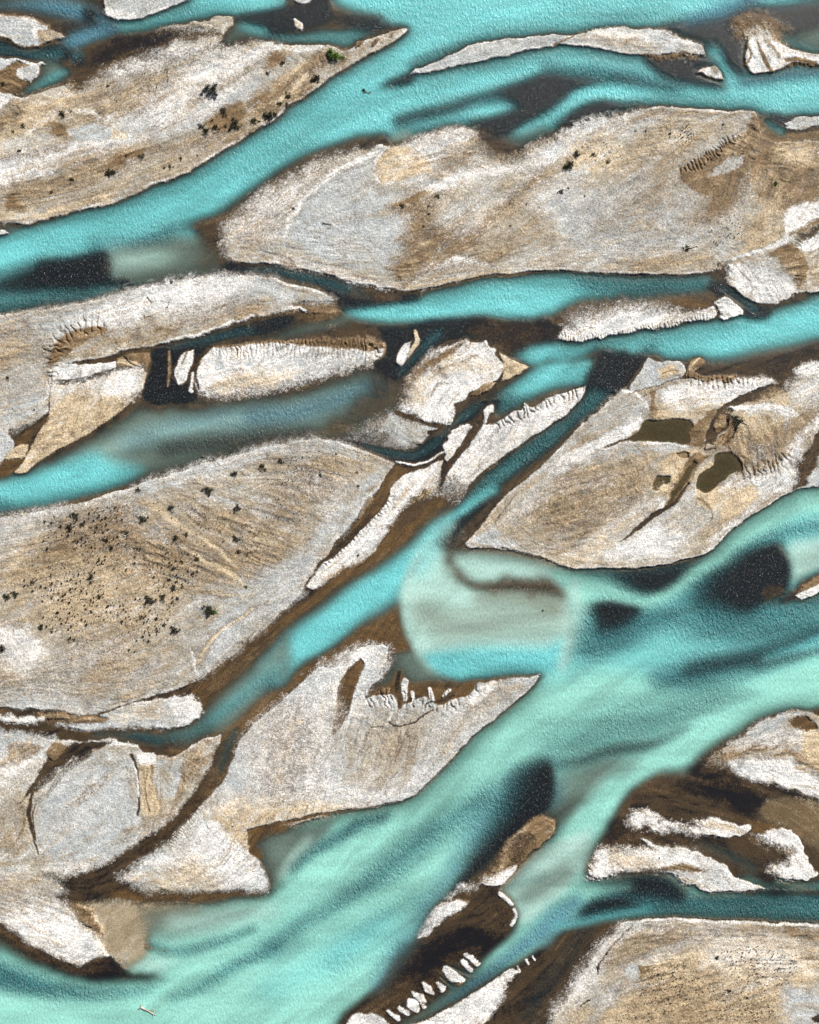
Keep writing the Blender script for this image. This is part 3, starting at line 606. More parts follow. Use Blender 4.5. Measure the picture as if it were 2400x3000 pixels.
P S F 50 o.9 | 1350,1010 1500,980 1600,1060 1500,1060
P W F 14 | 1130,1080 1250,1060 1400,1045 1520,1060 1600,1110 1560,1130 1400,1090 1200,1095
P W F 60 o.8 | 1550,930 1760,850 1760,1000 1650,1060 1580,1000
P M F 40 o.6 | 1600,1100 1760,950 1760,1180 1640,1250 
P G F 40 o.9 | 300,1120 480,970 600,1010 635,1060 600,1180 450,1260 250,1250
P W F 20 | 420,1230 600,1100 580,1200 480,1270 350,1330 200,1420 0,1490 100,1380 300,1290
L W F 10 | 480,958,8 560,965,10 620,1020,12 636,1070,12
P D F 10 | 590,1190 620,1150 750,1145 900,1150 930,1200 900,1300 750,1300 550,1280 450,1300 350,1335 400,1300 560,1240
L W F 6 | 350,1340,4 530,1290,7 750,1292,7 900,1312,7
P G F 30 o.9 | 400,1340 600,1300 900,1320 800,1380 600,1340 200,1420 0,1460 100,1420
P M F 16 | 930,1180 1030,1100 1080,1090 1020,1200 990,1320 900,1300
P S F 20 o.8 | 1060,1110 1250,1110 1400,1130 1500,1150 1400,1300 1250,1240 1150,1280
P M F 60 o.7 | 1200,1200 1350,1180 1550,1150 1620,1180 1560,1350 1450,1440 1250,1480 1150,1380 1060,1330 1150,1260
P K F 10 | 1030,1180 1080,1080 1150,1110 1145,1200 1090,1240 1050,1300 1010,1290 1005,1240
P M F 6 | 1060,1190 1090,1120 1130,1120 1125,1190 1090,1225
P M F 8 | 1150,1130 1200,1160 1200,1260 1130,1310 1040,1290 1100,1240 1145,1210
L K F 5 | 1110,1310,4 1180,1250,5 1195,1200,4
L K F 6 | 1005,1280,5 1000,1330,5 1060,1325,4
P S F 10 | 700,1420 820,1340 900,1335 1000,1340 960,1420 900,1470 780,1620 700,1600 650,1540 720,1500
P f F 6 | 820,1360 870,1340 905,1350 900,1380 850,1385
P D F 8 | 680,1540 700,1500 780,1500 780,1540 720,1560 700,1590 670,1580
P M F 12 | 950,1350 1040,1360 960,1450 870,1600 760,1720 690,1740 800,1570 870,1450
L D F 8 | 940,1420,14 870,1520,16 800,1630,14 750,1700,10
P S F 10 | 950,1560 960,1480 1040,1400 1060,1460 1000,1560 1100,1560 1230,1500 1240,1560 1200,1640 1100,1680 1000,1700 950,1650
P D F 6 | 955,1540 960,1500 1050,1430 1060,1370 1100,1350 1200,1370 1235,1420 1220,1480 1150,1500 1080,1560 1020,1600 960,1570
L K F 5 | 1080,1355,4 1190,1365,6 1235,1430,6 1230,1480,4
P M F 60 o.5 | 100,1450 400,1380 650,1420 640,1560 400,1750 100,1800 -200,1850 0,1600
P K F 16 | 1760,1190 1700,1230 1650,1320 1580,1420 1560,1520 1560,1600 1640,1570 1660,1480 1700,1400 1760,1330
P W F 40 | 1150,1580 1400,1460 1560,1400 1555,1540 1400,1620 1250,1680 1150,1700
P W F 30 | 1760,1060 1720,1180 1620,1250 1600,1380 1560,1400 1560,1300 1640,1200
P G F 20 | 1690,1440 1760,1350 1760,1550 1640,1575
P S I 25 | 1000,0 1300,-60 1350,10 1180,150 1100,180 1080,110 1010,60
L M I 10 o.9 | 960,20,8 1020,60,8 1050,130,6 1020,190,12 1080,200,10
P N I 30 | 760,210 1000,150 1100,190 1180,150 1350,60 1200,180 1050,300 860,380 840,300
P W I 40 | 200,350 480,300 600,215 750,210 840,240 820,330 700,390 400,400
P S I 60 o.8 | 0,400 200,340 500,130 700,-20 640,60 450,260 200,440 60,430
L W I 24 o.9 | 200,340,6 400,200,10 600,80,14 700,20,14
P M I 100 o.5 | 0,0 600,-100 600,40 300,250 0,360
L W I 8 | 730,50,16 700,110,12
L K I 5 | 465,298,3 560,220,12 680,130,18 750,90,12 830,30,12 900,-80,8
L W I 30 | 1000,340,8 1150,190,10 1350,60,10
L K H 4 o.6 | 1530,0,3 1450,110,4 1385,220,4
L G H 20 | 1400,240,30 1300,290,30 1500,320,20
L K H 4 | 1440,335,3 1600,370,3 1725,410,4
# small river islands drawn last
P G C 8 r22 e12 | -870,470 -830,440 -600,350 -480,290 -200,250 -50,230 100,222 175,222 300,195 450,180 600,180 700,195 800,235 920,270 990,300 1000,330 985,350 900,340 700,340 550,345 400,325 250,290 100,280 30,295 -100,320 -300,360 -550,410 -750,450
P S C 40 o.6 | 200,215 500,195 600,230 700,300 500,310 300,250
P W C 30 o.8 | 250,200 600,190 900,280 980,330 850,330 600,260 400,280 300,260
L M C 6 | 170,225,4 60,285,8
L M C 24 o.8 | 600,345,6 800,355,14 950,355,12
P W C 10 rM14 | 960,460 1040,425 1080,430 1125,505 1050,490
P N C 14 o.9 | 1020,430 1080,425 1110,470 1060,460
P N C 40 | 1250,260 1300,190 1400,200 1500,280 1400,320 1290,330
P W C 8 rM16 | 1260,350 1275,270 1300,240,20 1350,300,20 1340,220,30 1400,290,30 1380,210,30 1500,285,20 1600,320 1760,362 1760,410 1640,400 1540,400 1480,440 1430,450 1300,455 1270,410
L M C 8 | 1325,265,5 1370,350,14 1400,420,12 1430,455,6
L M C 8 | 1262,410,6 1290,350,8 1270,290,6
L N C 10 | 1400,260,8 1470,360,14
L M C 8 | 1520,380,14 1600,380,16 1700,400,10
P G C 8 r24 e12 | 1510,790 1560,750 1620,742 1760,745 1760,800 1680,805 1600,830 1520,820
P k C 16 | 1380,720 1450,715 1600,740 1500,790 1530,820 1460,800 1400,750
P f C 12 | 1350,750 1380,740 1520,850 1725,830 1760,830 1760,890 1600,890 1470,905 1400,870 1355,820
L c C 12 | 1385,760,12 1430,800,16 1490,840,24
P G G 8 r10 e12 | 790,1330 950,1300 1100,1280 1215,1268 1225,1310 1270,1345 1240,1410 1180,1450 1050,1480,20 800,1470,30 620,1480,20 500,1485,20 370,1450,30 500,1440,20 640,1440,20 700,1410,20 620,1395
P S G 40 o.7 | 700,1370 900,1330 1050,1340 1000,1420 800,1430
P W G 25 | 1060,1300 1210,1275 1260,1350 1230,1410 1130,1450 1100,1360
P W G 20 | 0,1400 150,1395 280,1412 270,1440 100,1438 -30,1420
"""
COMBS = """
# tile length spacing amp kind side | polyline   (side: + ridges run to the left of the line's direction, in photo sense)
D 130 26 .35 M | 1330,690 1500,680 1725,655 1925,672 2330,712
F 60 20 .35 K | 0,612 200,640 400,620 700,565 1060,510
F 60 40 .45 K | 1080,400 1100,500
E 90 34 .5 M | 1420,1180 1560,1085 1725,1015 1950,945
H 60 26 .45 M | 740,20 640,140 500,260 400,360 310,450
C 70 22 .3 M | 860,1075 1000,1000 1130,905 1230,840
D 110 40 .35 M | 330,860 350,660 480,560 640,540
H 110 34 .55 M | 590,1300 760,1270 950,1300 1120,1290 1300,1190
F 90 30 .35 M | 870,880 1000,905 1200,895 1330,880
F 120 34 .3 M | 1240,1480 1350,1460 1480,1430 1560,1370
E 80 22 .3 K | 820,1100 950,1160 1100,1190
C 50 16 .25 K | 1600,1530 1760,1440
E 40 26 .3 M | 1000,1165 1110,1180 1160,1110 1170,1070
J 50 18 .3 M | 1060,600 1200,420 1330,250 1420,150
"""
# ------------------------------------------------------------------ survey of the river plain
ST = 2                                   # lattice step in survey units (0.25 m)
NX, NY = WID // ST + 1, HEI // ST + 1
rng = np.random.default_rng(7)
f32 = np.float32
gx = (np.arange(NX) * ST).astype(f32)
gy = (np.arange(NY) * ST).astype(f32)

def vnoise(x, y, cell, seed, ang=0.0, stretch=1.0):
    """smooth value noise in -1..1; CELL is the size of a feature, STRETCH lengthens it along ANG (degrees)"""
    r = np.random.default_rng(seed)
    tab = r.random((256, 256), dtype=np.float32) * 2 - 1
    c, s = math.cos(math.radians(ang)), math.sin(math.radians(ang))
    u = (x * c + y * s) / (cell * stretch) + 37.3
    v = (-x * s + y * c) / cell + 91.7
    iu = np.floor(u); iv = np.floor(v)
    fu = (u - iu).astype(f32); fv = (v - iv).astype(f32)
    fu = fu * fu * (3 - 2 * fu); fv = fv * fv * (3 - 2 * fv)
    iu = iu.astype(np.int32); iv = iv.astype(np.int32)
    a0, a1 = iu & 255, (iu + 1) & 255
    b0, b1 = iv & 255, (iv + 1) & 255
    return (tab[b0, a0] * (1 - fu) + tab[b0, a1] * fu) * (1 - fv) + (tab[b1, a0] * (1 - fu) + tab[b1, a1] * fu) * fv

GX, GY = np.meshgrid(gx, gy)
fineN = vnoise(GX, GY, 9, 1) * 0.6 + vnoise(GX, GY, 4.2, 2) * 0.6 + rng.standard_normal((NY, NX)).astype(f32) * 0.22

rimN = vnoise(GX, GY, 60, 3) * .7 + vnoise(GX, GY, 18, 4) * .5
# ground covers: grey gravel, white silt, cream sand, neutral gravel, brown mud, wet brown, ochre, black wet gravel, dark pond
GK = 'GWSNMBOKD'
TINT = dict(c=(.15, .51, .525), m=(.265, .58, .50), e=(.055, .21, .22), b=(.075, .23, .31), t=(.035, .17, .19),
            k=(.012, .035, .045), u=(.16, .225, .195), v=(.39, .60, .54), f=(.22, .17, .09), s=(.34, .29, .19), D=(.06, .05, .02))
#          cover, turbidity, height, ripple
KIND = dict(G=('G', 0, .38, 0), W=('W', 0, .42, 0), S=('S', 0, .38, 0), N=('N', 0, .38, 0), M=('M', 0, .34, 0),
            B=('B', 0, -.04, 0), O=('O', 0, -.05, 0), K=('K', 0, -.03, .25), D=('D', .25, -.08, .1),
            c=('K', .95, -1.2, .35), m=('K', .96, -1.2, .2), e=('K', .88, -.9, .8), b=('K', .85, -.9, .7), t=('K', .75, -.5, .85),
            k=('K', .22, -.15, 1.), u=('B', .75, -.35, .12), v=('M', .92, -.5, .12), f=('M', .3, -.15, .15), s=('S', .4, -.12, .1))
Gw = np.zeros((9, NY, NX), f32); Gw[GK.index('B')] = 1
T = np.zeros((NY, NX), f32)
tint = np.zeros((3, NY, NX), f32); tint += np.array(TINT['u'], f32)[:, None, None]
H = np.full((NY, NX), -.04, f32)
RP = np.zeros((NY, NX), f32)

SC = 800 / 1725.0
TILE = {c: ((i % 3) * 800, (0, 700, 1450, 2200)[i // 3], SC) for i, c in enumerate('ABCDEFGHIJKL')}
TILE['Z'] = (0, 0, 2400 / 1725.0)

def smooth(pts, closed):
    """Catmull-Rom through the traced points, three steps a span; points carry (x, y, soft or width)"""
    p = np.array(pts, np.float64)
    n = len(p)
    if n < 3: return p
    out = []
    rngk = range(n) if closed else range(n - 1)
    for i in rngk:
        if closed: a, b, c, d = p[(i - 1) % n], p[i], p[(i + 1) % n], p[(i + 2) % n]
        else: a, b, c, d = p[max(i - 1, 0)], p[i], p[i + 1], p[min(i + 2, n - 1)]
        def sharp(q, r, s):
            v1, v2 = r[:2] - q[:2], s[:2] - r[:2]
            l1, l2 = np.hypot(*v1), np.hypot(*v2)
            return l1 < 1e-6 or l2 < 1e-6 or (v1 @ v2) / (l1 * l2) < 0.35
        L = np.hypot(*(c[:2] - b[:2]))
        tb = (c - a) * .5; tc = (d - b) * .5
        if sharp(a, b, c): tb = (c - b)
        if sharp(b, c, d): tc = (c - b)
        for tt in (tb, tc):
            l = np.hypot(*tt[:2])
            if l > L * 1.2: tt *= L * 1.2 / l
        k = 3 if L > 25 else 2
        for j in range(k):
            t = j / k; t2 = t * t; t3 = t2 * t
            q = b * (2 * t3 - 3 * t2 + 1) + tb * (t3 - 2 * t2 + t) + c * (-2 * t3 + 3 * t2) + tc * (t3 - t2)
            q[2] = b[2] * (1 - t) + c[2] * t
            out.append(q)
    if not closed: out.append(p[-1])
    return np.array(out)

def warp(x, y, wk):
    if wk < 0:      # water edges are silky: only the long waver
        return x + vnoise(x, y, 90, 11) * 5, y + vnoise(x, y, 90, 14) * 5
    wx = (vnoise(x, y, 90, 11) * 4 + vnoise(x, y, 34, 12) * 3.4 + vnoise(x, y, 14, 13) * 2.6) * wk
    wy = (vnoise(x, y, 90, 14) * 4 + vnoise(x, y, 34, 15) * 3.4 + vnoise(x, y, 14, 16) * 2.6) * wk
    return x + wx, y + wy

def field(pts, closed, pad, wk=1.0):
    """signed distance (inside positive for a polygon; half width minus distance for a stroke), third value and arc length on the bounding block"""
    lo, hi = pts[:, :2].min(0) - pad, pts[:, :2].max(0) + pad
    area = max(hi[0] - lo[0], 1) * max(hi[1] - lo[1], 1)
    k = 4 if area > 900 * 700 else (2 if area > 160 * 160 else 1)
    i0 = int(max(0, math.floor(lo[0] / ST / k) * k)); j0 = int(max(0, math.floor(lo[1] / ST / k) * k))
    i1 = int(min(NX - 1, math.ceil(hi[0] / ST))); j1 = int(min(NY - 1, math.ceil(hi[1] / ST)))
    if i1 <= i0 or j1 <= j0: return None
    nx = (i1 - i0) // k + 2; ny = (j1 - j0) // k + 2
    X, Y = np.meshgrid(((i0 + np.arange(nx) * k) * ST).astype(f32), ((j0 + np.arange(ny) * k) * ST).astype(f32))
    X, Y = warp(X, Y, wk)
    best = np.full(X.shape, 1e9, f32); val = np.zeros(X.shape, f32); arc = np.zeros(X.shape, f32); side = np.zeros(X.shape, f32)
    ins = np.zeros(X.shape, bool)
    n = len(pts); run = 0.0
    for a in range(n if closed else n - 1):
        p, q = pts[a], pts[(a + 1) % n]
        dx, dy = q[0] - p[0], q[1] - p[1]
        L2 = dx * dx + dy * dy
        if L2 < 1e-6: continue
        t = ((X - p[0]) * f32(dx) + (Y - p[1]) * f32(dy)) / f32(L2)
        np.clip(t, 0, 1, out=t)
        ex = X - p[0] - t * f32(dx); ey = Y - p[1] - t * f32(dy)
        d = ex * ex + ey * ey
        w = f32(p[2]) + t * f32(q[2] - p[2])
        if not closed:
            d = np.sqrt(d) - w
        m = d < best
        best[m] = d[m]; val[m] = w[m]
        if not closed:
            arc[m] = (run + t * math.sqrt(L2))[m]
            side[m] = np.sign(dx * ey - dy * ex)[m]
        run += math.sqrt(L2)
        if closed and (p[1] != q[1]):
            c = (p[1] > Y) != (q[1] > Y)
            ins ^= c & (X < dx * (Y - p[1]) / dy + p[0])
    sd = np.where(ins, 1, -1) * np.sqrt(best) if closed else -best
    def up(F):
        if k == 1: return F[:j1 - j0 + 1, :i1 - i0 + 1]
        a = np.arange(i1 - i0 + 1); b = np.arange(j1 - j0 + 1)
        ia, fa = a // k, ((a % k) / k).astype(f32); ib, fb = b // k, ((b % k) / k).astype(f32)
        R = F[ib] * (1 - fb)[:, None] + F[ib + 1] * fb[:, None]
        return R[:, ia] * (1 - fa) + R[:, ia + 1] * fa
    sl = (slice(j0, j1 + 1), slice(i0, i1 + 1))
    return sl, up(sd.astype(f32)), up(val), up(arc) if not closed else None, side

def sstep(x):
    x = np.clip(x, 0, 1)
    return x * x * (3 - 2 * x)

def lay(sl, a, kind):
    g, tb, h, rp = KIND[kind]
    ia = 1 - a
    Gs = Gw[(slice(None),) + sl]; Gs *= ia; Gs[GK.index(g)] += a
    T[sl] = T[sl] * ia + tb * a
    H[sl] = H[sl] * ia + h * a
    RP[sl] = RP[sl] * ia + rp * a
    if tb > 0:
        for c in range(3): tint[c][sl] = tint[c][sl] * ia + TINT[kind][c] * a

def run_traces(text):
    for ln in text.strip().splitlines():
        ln = ln.strip()
        if not ln or ln[0] == '#': continue
        hd, body = ln.split('|')
        hd = hd.split()
        op, kind, tile, soft = hd[0], hd[1], hd[2], float(hd[3])
        if kind.endswith('f') and len(kind) > 1: kind = 'f'
        o, r, e, rk = 1.0, 0, 0, 'K'
        for w in hd[4:]:
            if w[0] == 'o': o = float(w[1:])
            elif w[0] == 'e': e = float(w[1:])
            elif w[0] == 'r':
                if w[1].isalpha(): rk = w[1]; r = float(w[2:])
                else: r = float(w[1:])
        x0, y0, s = TILE[tile]
        if tile == 'Z': s1 = SC * 1.0
        else: s1 = s
        pts = []
        for tok in body.split():
            v = [float(q) for q in tok.split(',')]
            third = (v[2] if len(v) > 2 else soft) * s1
            pts.append((x0 + v[0] * s, y0 + v[1] * s, third))
        closed = op == 'P'
        pts = smooth(pts, closed)
        pad = (pts[:, 2].max() if closed else pts[:, 2].max() + soft * s1) * 1.6 + (r + 6) * s1 + 12
        F = field(pts, closed, pad, -1 if (kind in 'cmebtuvfs' or (kind == 'k' and soft > 28)) else .8 if soft < 12 else (1.5 if soft < 30 else 2.6))
        if F is None: continue
        sl, sd, val, arc, _ = F
        land = kind in 'GWSNM'
        wide = np.clip((val / s1 - 14) / 30, 0, 1) * 1.5 + 1 if land and closed else (1.6 if soft >= 16 else 1.0) if land else (1.45 if kind in 'BOKDsf' else 1.7)
        S = np.maximum(val, 3.0) if closed else f32(max(soft * s1, 3.0))
        S = np.where(S > 9, S * wide, S) if closed else (S * f32(wide) if S > 9 else S)
        n = fineN[sl]
        sdn = sd + n * np.minimum(S * .35, 9.0 if land or kind in 'BOK' else 1.5)
        crisp = np.clip(1.6 - S / (16 * s1), 0, 1)
        if r:
            R = r * s1 * 1.2
            lay(sl, sstep((sdn + R) / R) * crisp, rk)  # dark band painted round the bar, drawing its dark edge halo
        a = sstep((sdn + S / 2) / S) * o
        lay(sl, a, kind)
        if e:
            E = e * s1
            w = (1 - sstep((sdn - E * .5) / (E * 1.2))) * a * crisp * np.clip(.42 + .75 * rimN[sl], 0, .85)
            lay(sl, w.astype(f32), 'W')  # bright edge highlight put on as a white cover inside the bank

def run_combs(text):
    for i, ln in enumerate(text.strip().splitlines()):
        if ln[0] == '#': continue
        hd, body = ln.split('|'); hd = hd.split()
        x0, y0, s = TILE[hd[0]]
        ln_, sp, amp, kind = float(hd[1]) * s, float(hd[2]) * s, float(hd[3]), hd[4]
        pts = np.array([(x0 + float(t.split(',')[0]) * s, y0 + float(t.split(',')[1]) * s, .01) for t in body.split()])
        pts = smooth(pts, False)
        F = field(pts, False, ln_ * 1.1)
        if F is None: continue
        sl, sd, val, arc, _ = F
        d = -sd
        wob = vnoise(GX[sl], GY[sl], 14, 100 + i) * sp * .45
        u = (arc + wob) / sp
        lenv = 0.6 + 0.4 * vnoise(u, np.zeros_like(u), 1.0, 200 + i)
        g = np.abs(((u + .3 * vnoise(u, u * 0, 1.7, 300 + i)) % 1) - .5) * 2
        groove = sstep((g - .52) / .4) * (1 - sstep((d / ln_ - lenv * .5) / (lenv * .5)))
        land = H[sl] > .1
        H[sl] = np.where(land, H[sl] - amp * .9 * groove + amp * .4 * (1 - g) * (1 - sstep(d / ln_)), H[sl])
        lay2 = (groove * .4 * land).astype(f32)
        Gs = Gw[(slice(None),) + sl]; Gs *= 1 - lay2; Gs[GK.index(kind)] += lay2

run_traces(TRACES)
run_combs(COMBS)

def blur(A, r, times=2):
    for _ in range(times):
        for ax in (0, 1):
            P = np.pad(A, [(r + 1, r) if a == ax else (0, 0) for a in (0, 1)], mode='edge').astype(np.float64)
            C = np.cumsum(P, axis=ax)
            n = A.shape[ax]
            if ax == 0: A = ((C[2 * r + 1:] - C[:n]) / (2 * r + 1)).astype(f32)
            else: A = ((C[:, 2 * r + 1:] - C[:, :n]) / (2 * r + 1)).astype(f32)
    return A

T = blur(T, 4); RP = blur(RP, 4)
for c in range(3): tint[c] = blur(tint[c], 5)
# ---- which way the floods ran, read off the plain (degrees, up to the right positive)
FLOW = '''A 300 60 -3|A 1000 130 12|A 1200 330 22|A 500 400 28|A 1000 600 35|A 300 850 25|A 300 1150 18|A 1000 1000 18|A 400 1500 17|A 1300 1150 30|A 200 1650 20
B 600 60 -5|B 500 350 32|B 1300 120 12|B 300 900 30|B 1200 450 18|B 1300 750 15|B 1600 950 30|B 200 1250 50|B 500 1150 35|B 500 1500 12|B 900 1500 35|B 1400 1300 38|B 100 1680 -20|B 60 420 40
C 500 100 5|C 1000 120 -15|C 1500 200 10|C 300 400 -10|C 900 600 -3|C 1500 560 3|C 1120 380 -60|C 200 700 35|C 400 900 32|C 900 900 35|C 300 1300 35|C 900 1300 50|C 1300 1150 75|C 1500 1000 60|C 1500 1250 60|C 600 1600 10|C 1400 1600 30|C 1340 340 -55
D 400 200 15|D 1000 150 12|D 400 550 15|D 1200 350 12|D 200 900 20|D 600 1000 75|D 400 1200 65|D 1000 850 85|D 1500 750 85|D 1500 900 15|D 1900 800 15|D 1000 1250 20|D 300 1600 18|D 1400 1150 15
E 200 250 -15|E 600 330 -12|E 1200 400 12|E 400 540 10|E 700 700 -75|E 1000 650 45|E 1200 850 40|E 1000 1050 60|E 850 1200 -30|E 600 1320 -25|E 1150 1180 40|E 1150 1400 62|E 1500 1200 50|E 1400 1500 42|E 950 1550 60|E 1500 560 -20
F 400 300 2|F 500 480 20|F 1300 300 -55|F 1000 650 8|F 400 830 70|F 200 1080 48|F 450 1120 40|F 1000 980 15|F 1400 870 20|F 800 1220 0|F 900 1500 58|F 1350 1250 -75|F 1250 1550 35|F 1650 1350 65|F 300 1600 20|F 1300 250 -50
G 300 200 25|G 600 500 18|G 1100 180 -32|G 1450 320 -28|G 1200 400 -25|G 1100 750 35|G 300 900 20|G 700 1150 8|G 1350 950 50|G 300 1400 -5|G 900 1400 8|G 800 1540 -8|G 1400 1350 42|G 400 1620 40
H 300 150 -25|H 600 250 45|H 400 700 35|H 1000 250 65|H 1000 550 60|H 1200 800 0|H 1400 500 -8|H 1500 1050 0|H 700 1000 60|H 500 1250 70|H 200 1500 75|H 800 1500 80|H 1300 1300 60
I 500 150 30|I 300 600 -20|I 800 430 5|I 1200 300 40|I 1300 500 25|I 1000 800 18|I 1500 700 12|I 400 1100 38|I 1200 1100 18|I 1500 1250 18|I 700 1450 25|I 1400 1500 10|I 1000 1650 40
J 150 100 35|J 200 400 65|J 600 350 55|J 930 250 -85|J 1200 250 75|J 700 680 30|J 1200 600 50|J 400 900 -10|J 300 1050 -30|J 200 1250 -35|J 1000 900 5|J 800 1100 40|J 1400 1150 22|J 500 1450 -8|J 1200 1550 30
K 200 200 80|K 600 350 55|K 300 600 50|K 700 600 42|K 500 1100 42|K 1300 450 45|K 1350 800 50|K 1200 1200 15|K 700 1500 35|K 1100 1480 -40|K 1300 1600 40|K 1600 1250 42|K 1600 900 25
L 300 300 48|L 200 800 40|L 900 300 -25|L 700 480 -12|L 1300 250 -20|L 1600 650 -50|L 900 700 -15|L 1200 800 -30|L 700 900 -5|L 1400 1000 0|L 150 1300 50|L 900 1200 12|L 500 1500 20|L 1100 1550 15'''
fp = []
for tk in FLOW.replace('\n', '|').split('|'):
    tl, x, y, a = tk.split(); x0, y0, s_ = TILE[tl]
    fp.append((x0 + float(x) * s_, y0 + float(y) * s_, math.radians(float(a))))
cx, cy = np.meshgrid(np.arange(0, WID + 33, 16, dtype=f32), np.arange(0, HEI + 33, 16, dtype=f32))
num_c = np.zeros(cx.shape, f32); num_s = np.zeros(cx.shape, f32)
for (x, y, a) in fp:
    w = 1.0 / (((cx - x) ** 2 + (cy - y) ** 2) + 900) ** 1.6
    num_c += w * math.cos(2 * a); num_s += w * math.sin(2 * a)
dirc = np.arctan2(num_s, num_c)                      # twice the angle
iy, ix = np.minimum(gy / 16, cx.shape[0] - 2), np.minimum(gx / 16, cx.shape[1] - 2)
def up16(F):
    a, b = iy.astype(int), ix.astype(int); fa, fb = (iy - a)[:, None], (ix - b)[None]
    R = F[a] * (1 - fa) + F[a + 1] * fa
    return (R[:, b] * (1 - fb) + R[:, b + 1] * fb).astype(f32)
D2C, D2S = up16(np.cos(dirc)), up16(np.sin(dirc))
NB_ = 10
ORI = []
for k in range(NB_):
    t2 = 2 * math.pi * k / NB_
    ORI.append(np.clip(D2C * math.cos(t2) + D2S * math.sin(t2), 0, 1) ** 14)
tot = np.sqrt(sum(o_ ** 2 for o_ in ORI)) + 1e-6
ORI = [o_ / tot for o_ in ORI]
def fnoise(cell, seed, stretch):
    out = np.zeros((NY, NX), f32)
    for k in range(NB_):
        out += ORI[k] * vnoise(GX, GY, cell, seed + k * 17, -180.0 * k / NB_, stretch)
    return out

# ---- dark halo drawn along every bank by thinning the milk; streaks along the flow
landm = (H > .1).astype(f32)
near = blur(landm, 4); mid = blur(landm, 15); broad = blur(landm, 42, 3)
flow = fnoise(30, 41, 7) * .5 + fnoise(13, 42, 9) * .35 + fnoise(70, 43, 4) * .5
marg = 1 - np.clip(near * 1.7, 0, 1) * .85
marg *= 1 - np.clip(mid * 1.5, 0, 1) * np.clip(.5 + .55 * flow, .1, 1)
T = T * np.clip(marg, 0, 1)
T *= 1 - np.clip(.04 - flow * .16, 0, .25)
amber = np.clip(mid * 2.4 + .5 * flow, 0, 1) * .65 * (H < .1)
_a = Gw[GK.index('K')] * amber * (RP < .75)
Gw[GK.index('K')] -= _a; Gw[GK.index('B')] += _a * .55; Gw[GK.index('O')] += _a * .45
core = 1 - np.clip(blur(landm, 22) * 2.2 + (1 - blur(T, 10)) * .8, 0, 1)     # deep middle of a channel: more silt in the water column, so paler
for c in range(3): tint[c] *= .62 + .5 * core + .09 * flow

# ---- bars: bands that follow the banks and streaks left by floods
bands = vnoise(broad * 900 + flow * 22, GX * .35 + GY * .1, 26, 44) * .6 + vnoise(broad * 1500 + flow * 30, GX * .3, 12, 45) * .5
drift = fnoise(5, 61, 10) * .4 + fnoise(20, 46, 8) * .5 + fnoise(10, 47, 9) * .45 + fnoise(60, 48, 3) * .45
mixv = bands * .8 + drift * 1.0
def shift(src, dst, amt):
    a = Gw[GK.index(src)] * np.clip(amt, 0, .8)
    Gw[GK.index(src)] -= a; Gw[GK.index(dst)] += a
shift('N', 'M', mixv * .75 - .12); shift('N', 'W', -mixv * .55 - .12)
v2 = vnoise(GX, GY, 30, 49, -40, 5) + .4 * drift
shift('N', 'S', v2 * .4 - .1); shift('N', 'G', -v2 * .6 - .05)
shift('G', 'N', mixv * .7 - .08); shift('G', 'W', -mixv * .5 - .1)
shift('W', 'S', mixv * .5 - .12); shift('W', 'G', -mixv * .7 + .06); shift('W', 'M', drift * .45 - .22)
shift('S', 'M', mixv * .7 - .1); shift('S', 'W', -mixv * .5 - .1)
shift('M', 'S', mixv * .5 - .12); shift('M', 'B', -mixv * .5 - .15)
shift('B', 'K', mixv * .8 - .05); shift('B', 'O', -mixv * .5 - .12); shift('O', 'B', mixv * .8 + .15); shift('O', 'M', -mixv * .4 - .05); shift('K', 'B', -drift * .35 - .22)
lowf = fnoise(110, 90, 2.5) + .6 * fnoise(50, 91, 3)
shift('N', 'M', lowf * .45 - .05); shift('G', 'N', lowf * .5); shift('S', 'M', lowf * .35 - .05); shift('N', 'W', -lowf * .4 - .12); shift('G', 'W', -lowf * .35 - .1)
rill = np.clip((1 - np.abs(fnoise(11, 92, 7)) * 5), 0, 1) * np.clip(fnoise(80, 93, 1.5) * 1.6, 0, 1)
shift('W', 'M', rill * .5); shift('S', 'M', rill * .7); shift('N', 'M', rill * .6); shift('M', 'B', rill * .6)
H -= np.where(H > .25, rill * .12, 0)
H += np.where(H > .25, bands * .10 + drift * .10, 0)

# ---- relief and mixing noise
dry = sstep((H - .1) / .3)
wr = fnoise(8, 31, 7) * .7 + fnoise(17, 32, 6) * .8
rough = Gw[GK.index('M')] * 1.0 + Gw[GK.index('S')] * .6 + Gw[GK.index('N')] * .35 + .15
peb = vnoise(GX, GY, 8, 33) * .35 + vnoise(GX, GY, 4.2, 34) * .6 + rng.standard_normal((NY, NX)).astype(f32) * .4
rg = 1 - np.abs(fnoise(24, 37, 2.6) + .3 * bands) * 1.6
rg2 = 1 - np.abs(fnoise(13, 38, 4)) * 1.6
crag = (rg * .5 + rg2 * .22) * blur(Gw[GK.index('M')], 3) + (rg * .08) * blur(Gw[GK.index('S')] + Gw[GK.index('N')] * .4, 4)
lump = crag + vnoise(GX, GY, 48, 35) * .14 + vnoise(GX, GY, 20, 36) * .09
Hn = H + dry * (lump + .17 * wr * rough + .12 * peb) + (1 - dry) * (.016 * peb)

# gravel and silt do not blend, they speckle
score = Gw.copy()
for i in range(9):
    score[i] += (.40 * vnoise(GX, GY, 4.5, 50 + i) + .30 * vnoise(GX, GY, 11, 70 + i, -30, 3) + .48 * rng.standard_normal((NY, NX)).astype(f32)) * (Gw[i] > .02)
score -= score.max(0)
sp = np.exp(score * 11); sp[Gw < .01] = 0; sp /= sp.sum(0)
Gw = .42 * Gw + .58 * sp
T = np.clip(T, 0, 1)

